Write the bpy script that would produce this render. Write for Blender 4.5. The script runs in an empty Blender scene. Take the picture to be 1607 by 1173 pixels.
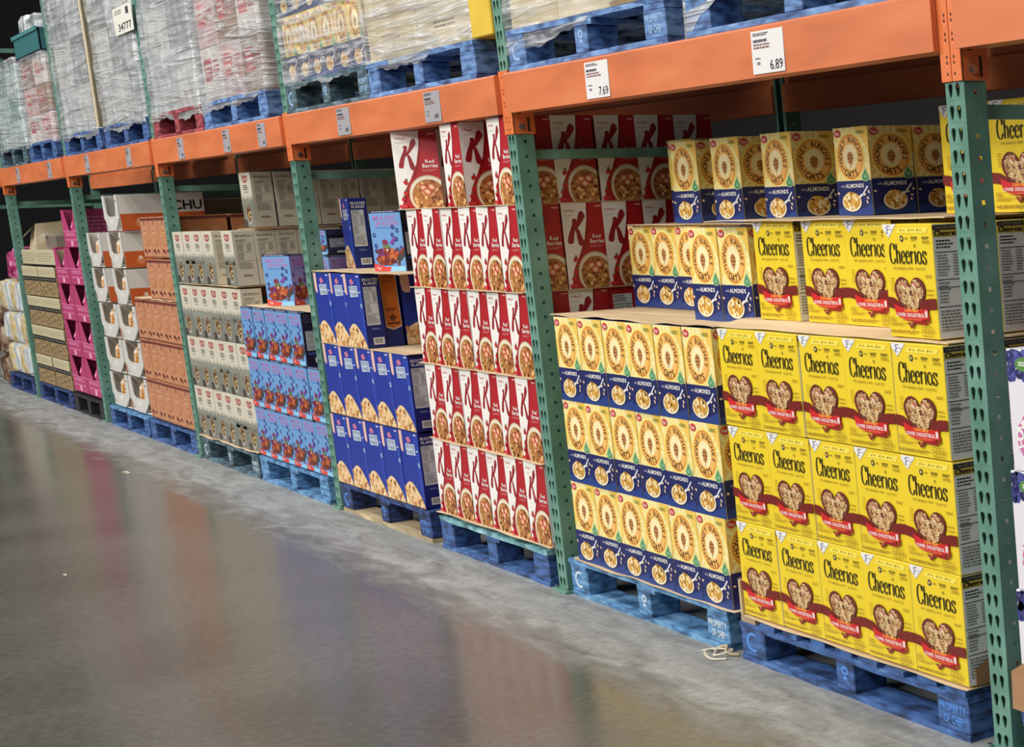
import bpy, bmesh, math, random
from mathutils import Vector, Matrix
from mathutils.geometry import tessellate_polygon
random.seed(7)
SC = bpy.context.scene
COL = SC.collection
R = math.radians

# ---------------------------------------------------------------- camera
yaw, pitch, roll = R(44.509), R(-8.962), R(-2.334)
FPX, PPX, PPY = 2608.76, 1300.67, 94.15
cd = Vector((-math.sin(yaw)*math.cos(pitch), math.cos(yaw)*math.cos(pitch), math.sin(pitch)))
cr = cd.cross(Vector((0, 0, 1))).normalized()
cu = cr.cross(cd)
cr2 = cr*math.cos(roll)+cu*math.sin(roll)
cu2 = -cr*math.sin(roll)+cu*math.cos(roll)
cam = bpy.data.cameras.new('camera')
camo = bpy.data.objects.new('camera', cam)
COL.objects.link(camo)
M = Matrix((cr2, cu2, -cd)).transposed().to_4x4()
M.translation = Vector((3.413, -2.205, 1.391))
camo.matrix_world = M
cam.sensor_fit = 'HORIZONTAL'
cam.sensor_width = 36
cam.lens = FPX/1607*36
cam.shift_x = -PPX/1607
cam.shift_y = PPY/1607
cam.clip_end = 200
cam.clip_start = .05
SC.camera = camo

# ---------------------------------------------------------------- world, lights, exposure
w = bpy.data.worlds.new('world')
SC.world = w
w.use_nodes = True
w.node_tree.nodes['Background'].inputs[0].default_value = (.75, .85, 1, 1)
w.node_tree.nodes['Background'].inputs[1].default_value = .02
SC.view_settings.view_transform = 'Standard'
SC.view_settings.look = 'None'
SC.view_settings.exposure = 0
SC.view_settings.gamma = 1
SC.view_settings.use_curve_mapping = False


def area(name, loc, sx, sy, energy, color=(1, .98, .95), rot=(0, 0, 0)):
    l = bpy.data.lights.new(name, 'AREA')
    l.shape = 'RECTANGLE'
    l.size = sx
    l.size_y = sy
    l.energy = energy
    l.color = color
    o = bpy.data.objects.new(name, l)
    o.location = loc
    o.rotation_euler = rot
    COL.objects.link(o)
    return o


area('aisle_ceiling_light', (-7, -2.6, 8.0), 24, 1.2, 640)
area('next_aisle_ceiling_light', (-5.6, -8.5, 8.0), 26.5, 2.5, 1450, rot=(R(35), 0, 0))
area('far_aisle_ceiling_light', (-7.5, -16, 7.5), 25, 3, 1850, rot=(R(60), 0, 0))


# ---------------------------------------------------------------- materials
def lin(c):
    c = c/255
    return c/12.92 if c <= .04045 else ((c+.055)/1.055)**2.4


_mats = {}


def mat(r, g, b, rough=.42, metal=0, spec=.5):
    k = (r, g, b, rough, metal)
    if k in _mats:
        return _mats[k]
    m = bpy.data.materials.new('print_%d_%d_%d' % (r, g, b))
    m.use_nodes = True
    p = m.node_tree.nodes['Principled BSDF']
    p.inputs['Base Color'].default_value = (lin(r), lin(g), lin(b), 1)
    p.inputs['Roughness'].default_value = rough
    p.inputs['Metallic'].default_value = metal
    p.inputs['Specular IOR Level'].default_value = spec
    _mats[k] = m
    return m


def ramp_mat(name, cols, scale=8, rough=.5, bump=.0, stretch=(1, 1, 1), detail=6, spec=.5, lo=.3, hi=.7, brough=None, rough2=None):
    """noise-mottled material between two or more colours (object space)"""
    m = bpy.data.materials.new(name)
    m.use_nodes = True
    nt = m.node_tree
    p = nt.nodes['Principled BSDF']
    tc = nt.nodes.new('ShaderNodeTexCoord')
    mp = nt.nodes.new('ShaderNodeMapping')
    mp.inputs['Scale'].default_value = stretch
    n = nt.nodes.new('ShaderNodeTexNoise')
    n.inputs['Scale'].default_value = scale
    n.inputs['Detail'].default_value = detail
    cr_ = nt.nodes.new('ShaderNodeValToRGB')
    nt.links.new(tc.outputs['Object'], mp.inputs[0])
    nt.links.new(mp.outputs[0], n.inputs['Vector'])
    nt.links.new(n.outputs[0], cr_.inputs[0])
    el = cr_.color_ramp.elements
    while len(el) < len(cols):
        el.new(.5)
    for i, c in enumerate(cols):
        el[i].position = lo+(hi-lo)*i/(len(cols)-1)
        el[i].color = (lin(c[0]), lin(c[1]), lin(c[2]), 1)
    nt.links.new(cr_.outputs[0], p.inputs['Base Color'])
    p.inputs['Roughness'].default_value = rough
    p.inputs['Specular IOR Level'].default_value = spec
    if bump:
        bp = nt.nodes.new('ShaderNodeBump')
        bp.inputs['Strength'].default_value = bump
        bp.inputs['Distance'].default_value = .004
        nt.links.new(n.outputs[0], bp.inputs['Height'])
        nt.links.new(bp.outputs[0], p.inputs['Normal'])
    return m


GREEN = ramp_mat('green_rack_paint', [(84, 126, 110), (98, 142, 126), (116, 158, 144)], 9, .42, .05)
ORANGE = ramp_mat('orange_beam_paint', [(196, 108, 66), (212, 118, 72), (220, 128, 82)], 6, .4, .05, stretch=(.4, 1, 2))
ORANGE2 = ramp_mat('orange_connector_paint', [(220, 114, 60), (230, 126, 72)], 10, .38, .05)
STEEL = mat(190, 190, 188, .25, 1)
KRAFT = ramp_mat('kraft_board', [(196, 168, 130), (214, 188, 150), (226, 202, 168)], 6, .75, .1, stretch=(.3, 3, 1))
KRAFTD = ramp_mat('dark_kraft_board', [(150, 112, 78), (172, 130, 92)], 7, .8, .1)
WOODW = ramp_mat('worn_wood', [(150, 130, 100), (196, 178, 140)], 14, .8, .3, stretch=(.3, 1, 1))


def blue_wood(name, cols):
    g = [sum(c)/3 for c in cols]
    q = [tuple(int(v*.86+gg*.14) for v in c) for c, gg in zip(cols, g)]
    dark = tuple(int(v*.62) for v in q[0])
    lite = tuple(min(255, int(v*.6+92)) for v in q[-1])
    return ramp_mat(name, [dark]+q+[lite], 26, .62, .5, stretch=(.45, 1, 1.8), detail=5, lo=.24, hi=.80)


BLUES = [blue_wood('blue_pallet_paint', [(34, 58, 104), (52, 92, 160), (66, 110, 178)]),
         blue_wood('light_blue_pallet_paint', [(52, 96, 140), (82, 142, 196), (112, 168, 210)]),
         blue_wood('deep_blue_pallet_paint', [(18, 30, 62), (32, 58, 120), (48, 84, 160)]),
         blue_wood('bright_blue_pallet_paint', [(52, 84, 140), (84, 128, 190), (104, 150, 206)]),
         blue_wood('dull_blue_pallet_paint', [(48, 70, 78), (70, 100, 116), (98, 132, 150)])]
REDP = blue_wood('red_pallet_paint', [(110, 32, 40), (158, 50, 62), (182, 78, 86)])


def wrap_mat(name, base, fac_lo=.18, fac_hi=.75, scale=3, tint=(225, 228, 230), ang=.35):
    m = bpy.data.materials.new(name)
    m.use_nodes = True
    nt = m.node_tree
    p = nt.nodes['Principled BSDF']
    p.inputs['Base Color'].default_value = (lin(tint[0]), lin(tint[1]), lin(tint[2]), 1)
    p.inputs['Roughness'].default_value = .1
    p.inputs['Specular IOR Level'].default_value = .9
    tr = nt.nodes.new('ShaderNodeBsdfTransparent')
    mx = nt.nodes.new('ShaderNodeMixShader')
    out = nt.nodes['Material Output']
    tc = nt.nodes.new('ShaderNodeTexCoord')
    mp = nt.nodes.new('ShaderNodeMapping')
    mp.inputs['Rotation'].default_value = (0, ang, 0)
    mp.inputs['Scale'].default_value = (.45, .45, 7)
    n = nt.nodes.new('ShaderNodeTexNoise')
    n.inputs['Scale'].default_value = scale
    n.inputs['Detail'].default_value = 4
    n.inputs['Distortion'].default_value = 1.6
    n2 = nt.nodes.new('ShaderNodeTexNoise')
    n2.inputs['Scale'].default_value = 5
    n2.inputs['Detail'].default_value = 1.5
    cr_ = nt.nodes.new('ShaderNodeValToRGB')
    cr_.color_ramp.elements[0].position = .42
    cr_.color_ramp.elements[0].color = (fac_lo,)*3+(1,)
    cr_.color_ramp.elements[1].position = .68
    cr_.color_ramp.elements[1].color = (fac_hi,)*3+(1,)
    bp = nt.nodes.new('ShaderNodeBump')
    bp.inputs['Strength'].default_value = .9
    bp.inputs['Distance'].default_value = .045
    ad = nt.nodes.new('ShaderNodeMath')
    ad.operation = 'ADD'
    L = nt.links.new
    L(tc.outputs['Object'], mp.inputs[0])
    L(mp.outputs[0], n.inputs['Vector'])
    L(tc.outputs['Object'], n2.inputs['Vector'])
    L(n.outputs[0], cr_.inputs[0])
    L(n.outputs[0], ad.inputs[0])
    L(n2.outputs[0], ad.inputs[1])
    L(ad.outputs[0], bp.inputs['Height'])
    L(bp.outputs[0], p.inputs['Normal'])
    L(cr_.outputs[0], mx.inputs[0])
    L(tr.outputs[0], mx.inputs[1])
    L(p.outputs[0], mx.inputs[2])
    L(mx.outputs[0], out.inputs[0])
    return m


WRAP = wrap_mat('stretch_wrap', None)
WRAP_B = wrap_mat('stretch_wrap_slanted', None, .22, .8, 4, ang=-.5)
WRAP_T = wrap_mat('cloudy_stretch_wrap', None, .38, .8, 2.6, tint=(222, 228, 230), ang=.6)


def floor_mat():
    m = bpy.data.materials.new('polished_concrete')
    m.use_nodes = True
    nt = m.node_tree
    L = nt.links.new
    p = nt.nodes['Principled BSDF']
    g = nt.nodes.new('ShaderNodeTexCoord')
    sep = nt.nodes.new('ShaderNodeSeparateXYZ')
    L(g.outputs['Object'], sep.inputs[0])

    def noise(scale, detail=6, dist=0, sx=(1, 1, 1)):
        mp = nt.nodes.new('ShaderNodeMapping')
        mp.inputs['Scale'].default_value = sx
        n = nt.nodes.new('ShaderNodeTexNoise')
        n.inputs['Scale'].default_value = scale
        n.inputs['Detail'].default_value = detail
        n.inputs['Distortion'].default_value = dist
        L(g.outputs['Object'], mp.inputs[0])
        L(mp.outputs[0], n.inputs['Vector'])
        return n

    def ramp(src, a, ca, b, cb):
        c = nt.nodes.new('ShaderNodeValToRGB')
        e = c.color_ramp.elements
        e[0].position = a
        e[0].color = ca
        e[1].position = b
        e[1].color = cb
        L(src, c.inputs[0])
        return c

    def mth(op, a, b):
        n = nt.nodes.new('ShaderNodeMath')
        n.operation = op
        for i, x in enumerate((a, b)):
            if isinstance(x, (int, float)):
                n.inputs[i].default_value = x
            else:
                L(x, n.inputs[i])
        return n.outputs[0]

    big = noise(.9, 8, .4)
    fine = noise(34, 8)
    streak = noise(3, 8, 1.0, (1, 4, 1))
    dark = ramp(big.outputs[0], .3, (.105, .098, .084, 1), .72, (.165, .154, .134, 1))
    # dull unpolished concrete band beside the racks
    edge = mth('ADD', sep.outputs[1], mth('MULTIPLY', mth('SUBTRACT', streak.outputs[0], .5), .22))
    band = ramp(edge, 0.0, (0, 0, 0, 1), 1, (1, 1, 1, 1))
    mr = nt.nodes.new('ShaderNodeMapRange')
    mr.inputs[1].default_value = -.42
    mr.inputs[2].default_value = -.22
    L(edge, mr.inputs[0])
    nt.nodes.remove(band)
    light = ramp(streak.outputs[0], .3, (.19, .195, .19, 1), .7, (.36, .37, .36, 1))
    mx = nt.nodes.new('ShaderNodeMix')
    mx.data_type = 'RGBA'
    L(mr.outputs[0], mx.inputs[0])
    L(dark.outputs[0], mx.inputs[6])
    L(light.outputs[0], mx.inputs[7])
    mf = nt.nodes.new('ShaderNodeMix')
    mf.data_type = 'RGBA'
    mf.blend_type = 'MULTIPLY'
    mf.inputs[0].default_value = .35
    fr = ramp(fine.outputs[0], .35, (.55, .55, .55, 1), .65, (1.25, 1.25, 1.25, 1))
    L(mx.outputs[2], mf.inputs[6])
    L(fr.outputs[0], mf.inputs[7])
    # saw-cut joint parallel to the racks
    d = mth('ABSOLUTE', mth('ADD', sep.outputs[1], .115), 0)
    jt = mth('LESS_THAN', d, .004)
    mj = nt.nodes.new('ShaderNodeMix')
    mj.data_type = 'RGBA'
    L(jt, mj.inputs[0])
    L(mf.outputs[2], mj.inputs[6])
    mj.inputs[7].default_value = (.30, .30, .285, 1)
    L(mj.outputs[2], p.inputs['Base Color'])
    rr = ramp(big.outputs[0], .3, (.16, .16, .16, 1), .75, (.24, .24, .24, 1))
    rx = nt.nodes.new('ShaderNodeMix')
    rx.data_type = 'FLOAT'
    L(mr.outputs[0], rx.inputs[0])
    L(rr.outputs[0], rx.inputs[2])
    rx.inputs[3].default_value = .62
    L(rx.outputs[0], p.inputs['Roughness'])
    p.inputs['Specular IOR Level'].default_value = .5
    bp = nt.nodes.new('ShaderNodeBump')
    bp.inputs['Strength'].default_value = .12
    bp.inputs['Distance'].default_value = .002
    L(fine.outputs[0], bp.inputs['Height'])
    L(bp.outputs[0], p.inputs['Normal'])
    return m


# ---------------------------------------------------------------- object helpers
def link(o, parent=None):
    COL.objects.link(o)
    if parent:
        o.parent = parent
    return o


def tag(o, label=None, cat=None, group=None, kind=None):
    if label:
        o['label'] = label
    if cat:
        o['category'] = cat
    if group:
        o['group'] = group
    if kind:
        o['kind'] = kind
    return o


def empty(name, loc=(0, 0, 0), rz=0):
    o = bpy.data.objects.new(name, None)
    o.location = loc
    o.rotation_euler = (0, 0, rz)
    o.empty_display_size = .1
    return link(o)


def copy_tree(o, parent=None):
    c = o.copy()
    COL.objects.link(c)
    c.parent = parent
    for ch in list(o.children):
        copy_tree(ch, c)
    return c


class MB:
    """collects polygons with materials, builds one mesh"""

    def __init__(s):
        s.v = []
        s.f = []
        s.m = []
        s.mats = []

    def mi(s, m):
        if m not in s.mats:
            s.mats.append(m)
        return s.mats.index(m)

    def poly(s, pts, m):
        b = len(s.v)
        s.v += [tuple(p) for p in pts]
        s.f.append(tuple(range(b, b+len(pts))))
        s.m.append(s.mi(m))

    def box(s, x0, y0, z0, x1, y1, z1, m, ms=None, ch=0):
        """box, optionally chamfered"""
        bm = bmesh.new()
        bmesh.ops.create_cube(bm, size=1)
        for v in bm.verts:
            v.co = Vector((x0+(v.co.x+.5)*(x1-x0), y0+(v.co.y+.5)*(y1-y0), z0+(v.co.z+.5)*(z1-z0)))
        if ch:
            bmesh.ops.bevel(bm, geom=bm.edges[:], offset=ch, segments=1, affect='EDGES')
        s.bm(bm, m, ms)

    def bm(s, bm, m, ms=None):
        bm.normal_update()
        b = len(s.v)
        bm.verts.index_update()
        s.v += [tuple(v.co) for v in bm.verts]
        for f in bm.faces:
            s.f.append(tuple(b+v.index for v in f.verts))
            mm = m
            if ms:
                n = f.normal
                for key, mat_ in ms.items():
                    d = {'-y': (0, -1, 0), '+x': (1, 0, 0), '+z': (0, 0, 1), '-x': (-1, 0, 0), '+y': (0, 1, 0), '-z': (0, 0, -1)}[key]
                    if n.dot(Vector(d)) > .9:
                        mm = mat_
            s.m.append(s.mi(mm))
        bm.free()

    def tube(s, pts, r, m, n=8):
        pts = [Vector(p) for p in pts]
        rings = []
        for i, p in enumerate(pts):
            t = (pts[min(i+1, len(pts)-1)]-pts[max(i-1, 0)]).normalized()
            a = t.cross(Vector((0, 0, 1)))
            if a.length < .1:
                a = t.cross(Vector((0, 1, 0)))
            a.normalize()
            b_ = t.cross(a)
            rings.append([p+(a*math.cos(k*2*math.pi/n)+b_*math.sin(k*2*math.pi/n))*r for k in range(n)])
        for i in range(len(rings)-1):
            for k in range(n):
                s.poly([rings[i][k], rings[i][(k+1) % n], rings[i+1][(k+1) % n], rings[i+1][k]], m)
        s.poly(rings[0][::-1], m)
        s.poly(rings[-1], m)

    def build(s, name, parent=None):
        me = bpy.data.meshes.new(name)
        me.from_pydata(s.v, [], s.f)
        for m in s.mats:
            me.materials.append(m)
        me.polygons.foreach_set('material_index', s.m)
        me.update()
        return link(bpy.data.objects.new(name, me), parent)


# ---------------------------------------------------------------- glyphs from the built-in font
_gl = {}


def glyph(ch, bold):
    k = (ch, bold)
    if k in _gl:
        return _gl[k]
    cu_ = bpy.data.curves.new('g', 'FONT')
    cu_.body = ch
    cu_.size = 1
    cu_.resolution_u = 2
    cu_.offset = .022 if bold else 0
    o = bpy.data.objects.new('g', cu_)
    COL.objects.link(o)
    dg = bpy.context.evaluated_depsgraph_get()
    dg.update()
    me = o.evaluated_get(dg).to_mesh()
    me.calc_loop_triangles()
    tr = [[(me.vertices[i].co.x, me.vertices[i].co.y) for i in t.vertices] for t in me.loop_triangles]
    if tr:
        xs = [p[0] for t in tr for p in t]
        x0, x1 = min(xs), max(xs)
        tr = [[(p[0]-x0, p[1]) for p in t] for t in tr]
        r = (tr, x1-x0)
    else:
        r = ([], .28)
    o.evaluated_get(dg).to_mesh_clear()
    COL.objects.unlink(o)
    bpy.data.objects.remove(o)
    _gl[k] = r
    return r


def layout(s, bold):
    x = 0
    out = []
    for c in s:
        if c == ' ':
            x += .3
            continue
        t, wd = glyph(c, bold)
        out += [[(p[0]+x, p[1]) for p in q] for q in t]
        x += wd+.07
    return out, max(x-.07, .01)


class Face:
    """art on a rectangular face; u right 0..1, v down 0..1; coordinates in fractions"""

    def __init__(s, mb, O, U, V, N):
        s.mb, s.O, s.U, s.V, s.N = mb, Vector(O), Vector(U), Vector(V), Vector(N)
        s.k = 0
        s.w, s.h = s.U.length, s.V.length

    def lay(s):
        s.k += 1

    def raw(s, pts, m):
        # clip to 0..1
        for ax, lo in ((0, 1), (0, 0), (1, 1), (1, 0)):
            def ins(p):
                return p[ax] >= 0 if not lo else p[ax] <= 1
            q = []
            for i in range(len(pts)):
                a, b = pts[i-1], pts[i]
                if ins(a) != ins(b):
                    t = (lo-a[ax])/(b[ax]-a[ax])
                    q.append((a[0]+t*(b[0]-a[0]), a[1]+t*(b[1]-a[1])))
                if ins(b):
                    q.append(b)
            pts = q
            if len(pts) < 3:
                return
        off = s.N*(.0003+.00009*s.k)
        s.mb.poly([s.O+s.U*p[0]+s.V*p[1]+off for p in pts], m)

    def poly(s, pts, m):
        s.lay()
        if len(pts) <= 4:
            s.raw(list(pts), m)
            return
        v3 = [Vector((p[0], p[1], 0)) for p in pts]
        for t in tessellate_polygon([v3]):
            s.raw([pts[i] for i in t], m)

    def rect(s, u0, v0, u1, v1, m):
        s.poly([(u0, v0), (u1, v0), (u1, v1), (u0, v1)], m)

    def ell(s, u, v, ru, rv, m, n=24, rot=0, lay=True):
        if lay:
            s.lay()
        a = s.h/s.w
        pts = []
        for i in range(n):
            x, y = ru*math.cos(2*math.pi*i/n), rv*math.sin(2*math.pi*i/n)
            if rot:
                xm, ym = x*s.w, y*s.h
                x = (xm*math.cos(rot)-ym*math.sin(rot))/s.w
                y = (xm*math.sin(rot)+ym*math.cos(rot))/s.h
            pts.append((u+x, v+y))
        s.raw(pts, m)

    def ring(s, u, v, ru, rv, f, m, n=24, lay=True, a0=0, a1=360):
        if lay:
            s.lay()
        for i in range(n):
            a = R(a0+(a1-a0)*i/n)
            b = R(a0+(a1-a0)*(i+1)/n)
            s.raw([(u+ru*math.cos(a), v+rv*math.sin(a)), (u+ru*math.cos(b), v+rv*math.sin(b)),
                   (u+ru*f*math.cos(b), v+rv*f*math.sin(b)), (u+ru*f*math.cos(a), v+rv*f*math.sin(a))], m)

    def text(s, st, u0, v0, u1, v1, m, bold=False, shear=0):
        s.lay()
        tr, wd = layout(st, bold)
        ys = [p[1] for t in tr for p in t]
        y0, y1 = min(ys), max(ys)
        for t in tr:
            s.raw([(u0+(p[0]+shear*(p[1]-y0))/wd*(u1-u0), v1-(p[1]-y0)/(y1-y0)*(v1-v0)) for p in t], m)

    def arctext(s, st, u, v, ru, rv, a_mid, step, hgt, m, inward=False, bold=True):
        """letters round an ellipse; a_mid degrees clockwise from top"""
        s.lay()
        n = len(st)
        for i, c in enumerate(st):
            if c == ' ':
                continue
            k = (i-(n-1)/2)*step
            a = R(a_mid+(k if not inward else -k))
            tr, wd = glyph(c, bold)
            cx, cy = u+ru*math.sin(a), v-rv*math.cos(a)
            th = math.atan2(rv*s.h*math.sin(a), ru*s.w*math.cos(a))
            if inward:
                th += math.pi
            for t in tr:
                q = []
                for p in t:
                    x = (p[0]-wd/2)*hgt*1.25
                    y = (p[1]-.35)*hgt*1.35
                    X = x*math.cos(th)+y*math.sin(th)
                    Y_ = x*math.sin(th)-y*math.cos(th)
                    q.append((cx+X/s.w, cy+Y_/s.h))
                s.raw(q, m)

    def stroke(s, pts, th, tn, m, lay=True):
        """nib stroke in metres around fractions: thick vertical strokes, thin horizontal"""
        if lay:
            s.lay()
        P = [Vector((p[0]*s.w, p[1]*s.h)) for p in pts]
        L = []
        for i, p in enumerate(P):
            t = (P[min(i+1, len(P)-1)]-P[max(i-1, 0)])
            if t.length == 0:
                t = Vector((0, 1))
            t.normalize()
            wv = tn+(th-tn)*abs(t.y)**1.3
            if len(pts[i]) > 2:
                wv *= pts[i][2]
            n = Vector((-t.y, t.x))*wv/2
            L.append((p+n, p-n))
        for i in range(len(L)-1):
            q = [L[i][0], L[i+1][0], L[i+1][1], L[i][1]]
            s.raw([(a.x/s.w, a.y/s.h) for a in q], m)

    def lines(s, u0, v0, u1, v1, n, m, seed=0, fill=.45):
        """rows of tiny print"""
        s.lay()
        rd = random.Random(seed)
        dv = (v1-v0)/n
        for i in range(n):
            u = u0
            e = u1-rd.random()*.3*(u1-u0)
            while u < e:
                l = (.05+.12*rd.random())*(u1-u0)
                s.raw([(u, v0+i*dv), (min(u+l, e), v0+i*dv), (min(u+l, e), v0+i*dv+dv*fill), (u, v0+i*dv+dv*fill)], m)
                u += l+.03*(u1-u0)


def smooth(pts, k=6):
    """Catmull-Rom"""
    out = []
    n = len(pts)
    for i in range(n-1):
        p = [pts[max(i-1, 0)], pts[i], pts[i+1], pts[min(i+2, n-1)]]
        for j in range(k):
            t = j/k
            out.append(tuple(.5*((2*p[1][c])+(-p[0][c]+p[2][c])*t+(2*p[0][c]-5*p[1][c]+4*p[2][c]-p[3][c])*t*t+(-p[0][c]+3*p[1][c]-3*p[2][c]+p[3][c])*t**3) for c in range(len(p[1]))))
    out.append(tuple(pts[-1]))
    return out


# the condensed high-contrast logotype on the yellow cartons
def cheer_word(F, u0, v0, u1, v1, m, th, tn):
    """v0 = ascender top, v1 = baseline"""
    X = [0]
    H = 1.62

    def T(pts, x0):
        return [((u0+(x0+p[0])/4.35*(u1-u0)), v1-p[1]/H*(v1-v0))+tuple(p[2:]) for p in pts]
    F.lay()

    def st(p, x0, sm=True):
        F.stroke(T(smooth(p) if sm else p, x0), th, tn, m, lay=False)

    def dot(x, y, x0, r=.055):
        q = T([(x, y)], x0)[0]
        F.ell(q[0], q[1], r/4.35*(u1-u0)*1.3, r/H*(v1-v0)*1.2, m, 10, lay=False)
    # C
    st([(.62, 1.18), (.55, 1.5), (.38, 1.6), (.16, 1.4), (.07, .8), (.16, .2), (.38, 0), (.56, .1), (.66, .42)], 0)
    st([(.62, 1.55), (.63, 1.1)], 0, False)
    # h
    st([(.08, 1.58), (.08, 0)], .78, False)
    st([(.08, .7), (.16, .93), (.27, 1.0), (.38, .9), (.41, .6), (.41, 0)], .78)

    def e(x0):
        st([(.06, .56), (.42, .56)], x0, False)
        st([(.42, .56), (.40, .85), (.25, 1.0), (.1, .82), (.05, .5), (.1, .15), (.26, 0), (.42, .2)], x0)
    e(1.36)
    e(1.90)
    # r
    st([(.08, 1.0), (.08, 0)], 2.46, False)
    st([(.08, .72), (.16, .93), (.27, .99)], 2.46)
    dot(.28, .90, 2.46, .06)
    # i
    st([(.1, 1.0), (.1, 0)], 2.93, False)
    st([(.0, .93), (.1, .99)], 2.93, False)
    q = T([(.1, 1.42)], 2.93)[0]
    F.ring(q[0], q[1], .1/4.35*(u1-u0), .12/H*(v1-v0), .6, m, 10, lay=False)
    # o
    st([(.28, 1.0), (.1, .8), (.05, .5), (.1, .18), (.28, 0), (.46, .18), (.51, .5), (.46, .8), (.28, 1.0)], 3.20)
    # s
    st([(.40, .8), (.3, .98), (.16, .97), (.08, .78), (.18, .58), (.34, .42), (.42, .22), (.32, .02), (.15, .01), (.05, .22)], 3.83)
    st([(.41, .98), (.41, .7)], 3.83, False)
    st([(.05, .02), (.05, .3)], 3.83, False)


# ---------------------------------------------------------------- cereal carton artwork
BLK = mat(24, 20, 18)
WHT = mat(236, 234, 228)
GRY = mat(120, 118, 112)
YEL = mat(238, 208, 42, .38)
YEL2 = mat(247, 226, 90, .35)
OLIVE = mat(150, 118, 20)
MAROON = mat(116, 26, 20)
RED = mat(206, 34, 34)
CREAM = mat(238, 212, 160)
TAN = mat(196, 142, 84)
BRN = mat(84, 36, 20)
NAVY = mat(24, 34, 96)


def nutri(F, u0, v0, u1, v1, seed=1, ink=BLK, paper=None):
    if paper:
        F.rect(u0, v0, u1, v1, paper)
    W, H = u1-u0, v1-v0
    F.lay()
    rd = random.Random(seed)
    for t in (.14, .42, .70):
        F.raw([(u0, v0+t*H), (u1, v0+t*H), (u1, v0+(t+.008)*H), (u0, v0+(t+.008)*H)], ink)
    F.lines(u0+.05*W, v0+.02*H, u0+.7*W, v0+.12*H, 3, ink, seed)
    F.lines(u0+.05*W, v0+.17*H, u0+.55*W, v0+.40*H, 8, GRY, seed+1)
    F.lines(u0+.65*W, v0+.17*H, u0+.95*W, v0+.40*H, 8, GRY, seed+2)
    F.lines(u0+.05*W, v0+.45*H, u0+.5*W, v0+.68*H, 7, GRY, seed+3)
    F.lines(u0+.05*W, v0+.74*H, u0+.95*W, v0+.97*H, 7, GRY, seed+4)


def box_faces(mb, w, d, h):
    fr = Face(mb, (0, 0, h), (w, 0, 0), (0, 0, -h), (0, -1, 0))
    sd = Face(mb, (w, 0, h), (0, d, 0), (0, 0, -h), (1, 0, 0))
    return fr, sd


def top_seam(mb, w, d, h, m=None):
    tp = Face(mb, (0, d, h), (w, 0, 0), (0, -d, 0), (0, 0, 1))
    tp.rect(.01, .46, .99, .49, m or mat(120, 110, 90))
    return tp


CH_W, CH_D, CH_H = .2385, .083, .286


def heart_pts(u, v, ru, rv, n=36):
    out = []
    for i in range(n):
        t = 2*math.pi*i/n
        x = 16*math.sin(t)**3/16
        y = (13*math.cos(t)-5*math.cos(2*t)-2*math.cos(3*t)-math.cos(4*t))/15
        out.append((u+ru*x, v-rv*y))
    return out


def in_heart(x, y):
    # x,y in -1..1
    P = heart_pts(0, 0, .93, .93, 24)
    c = False
    for i in range(len(P)):
        a, b = P[i-1], P[i]
        if (a[1] > y) != (b[1] > y) and x < (b[0]-a[0])*(y-a[1])/(b[1]-a[1])+a[0]:
            c = not c
    return c


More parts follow.
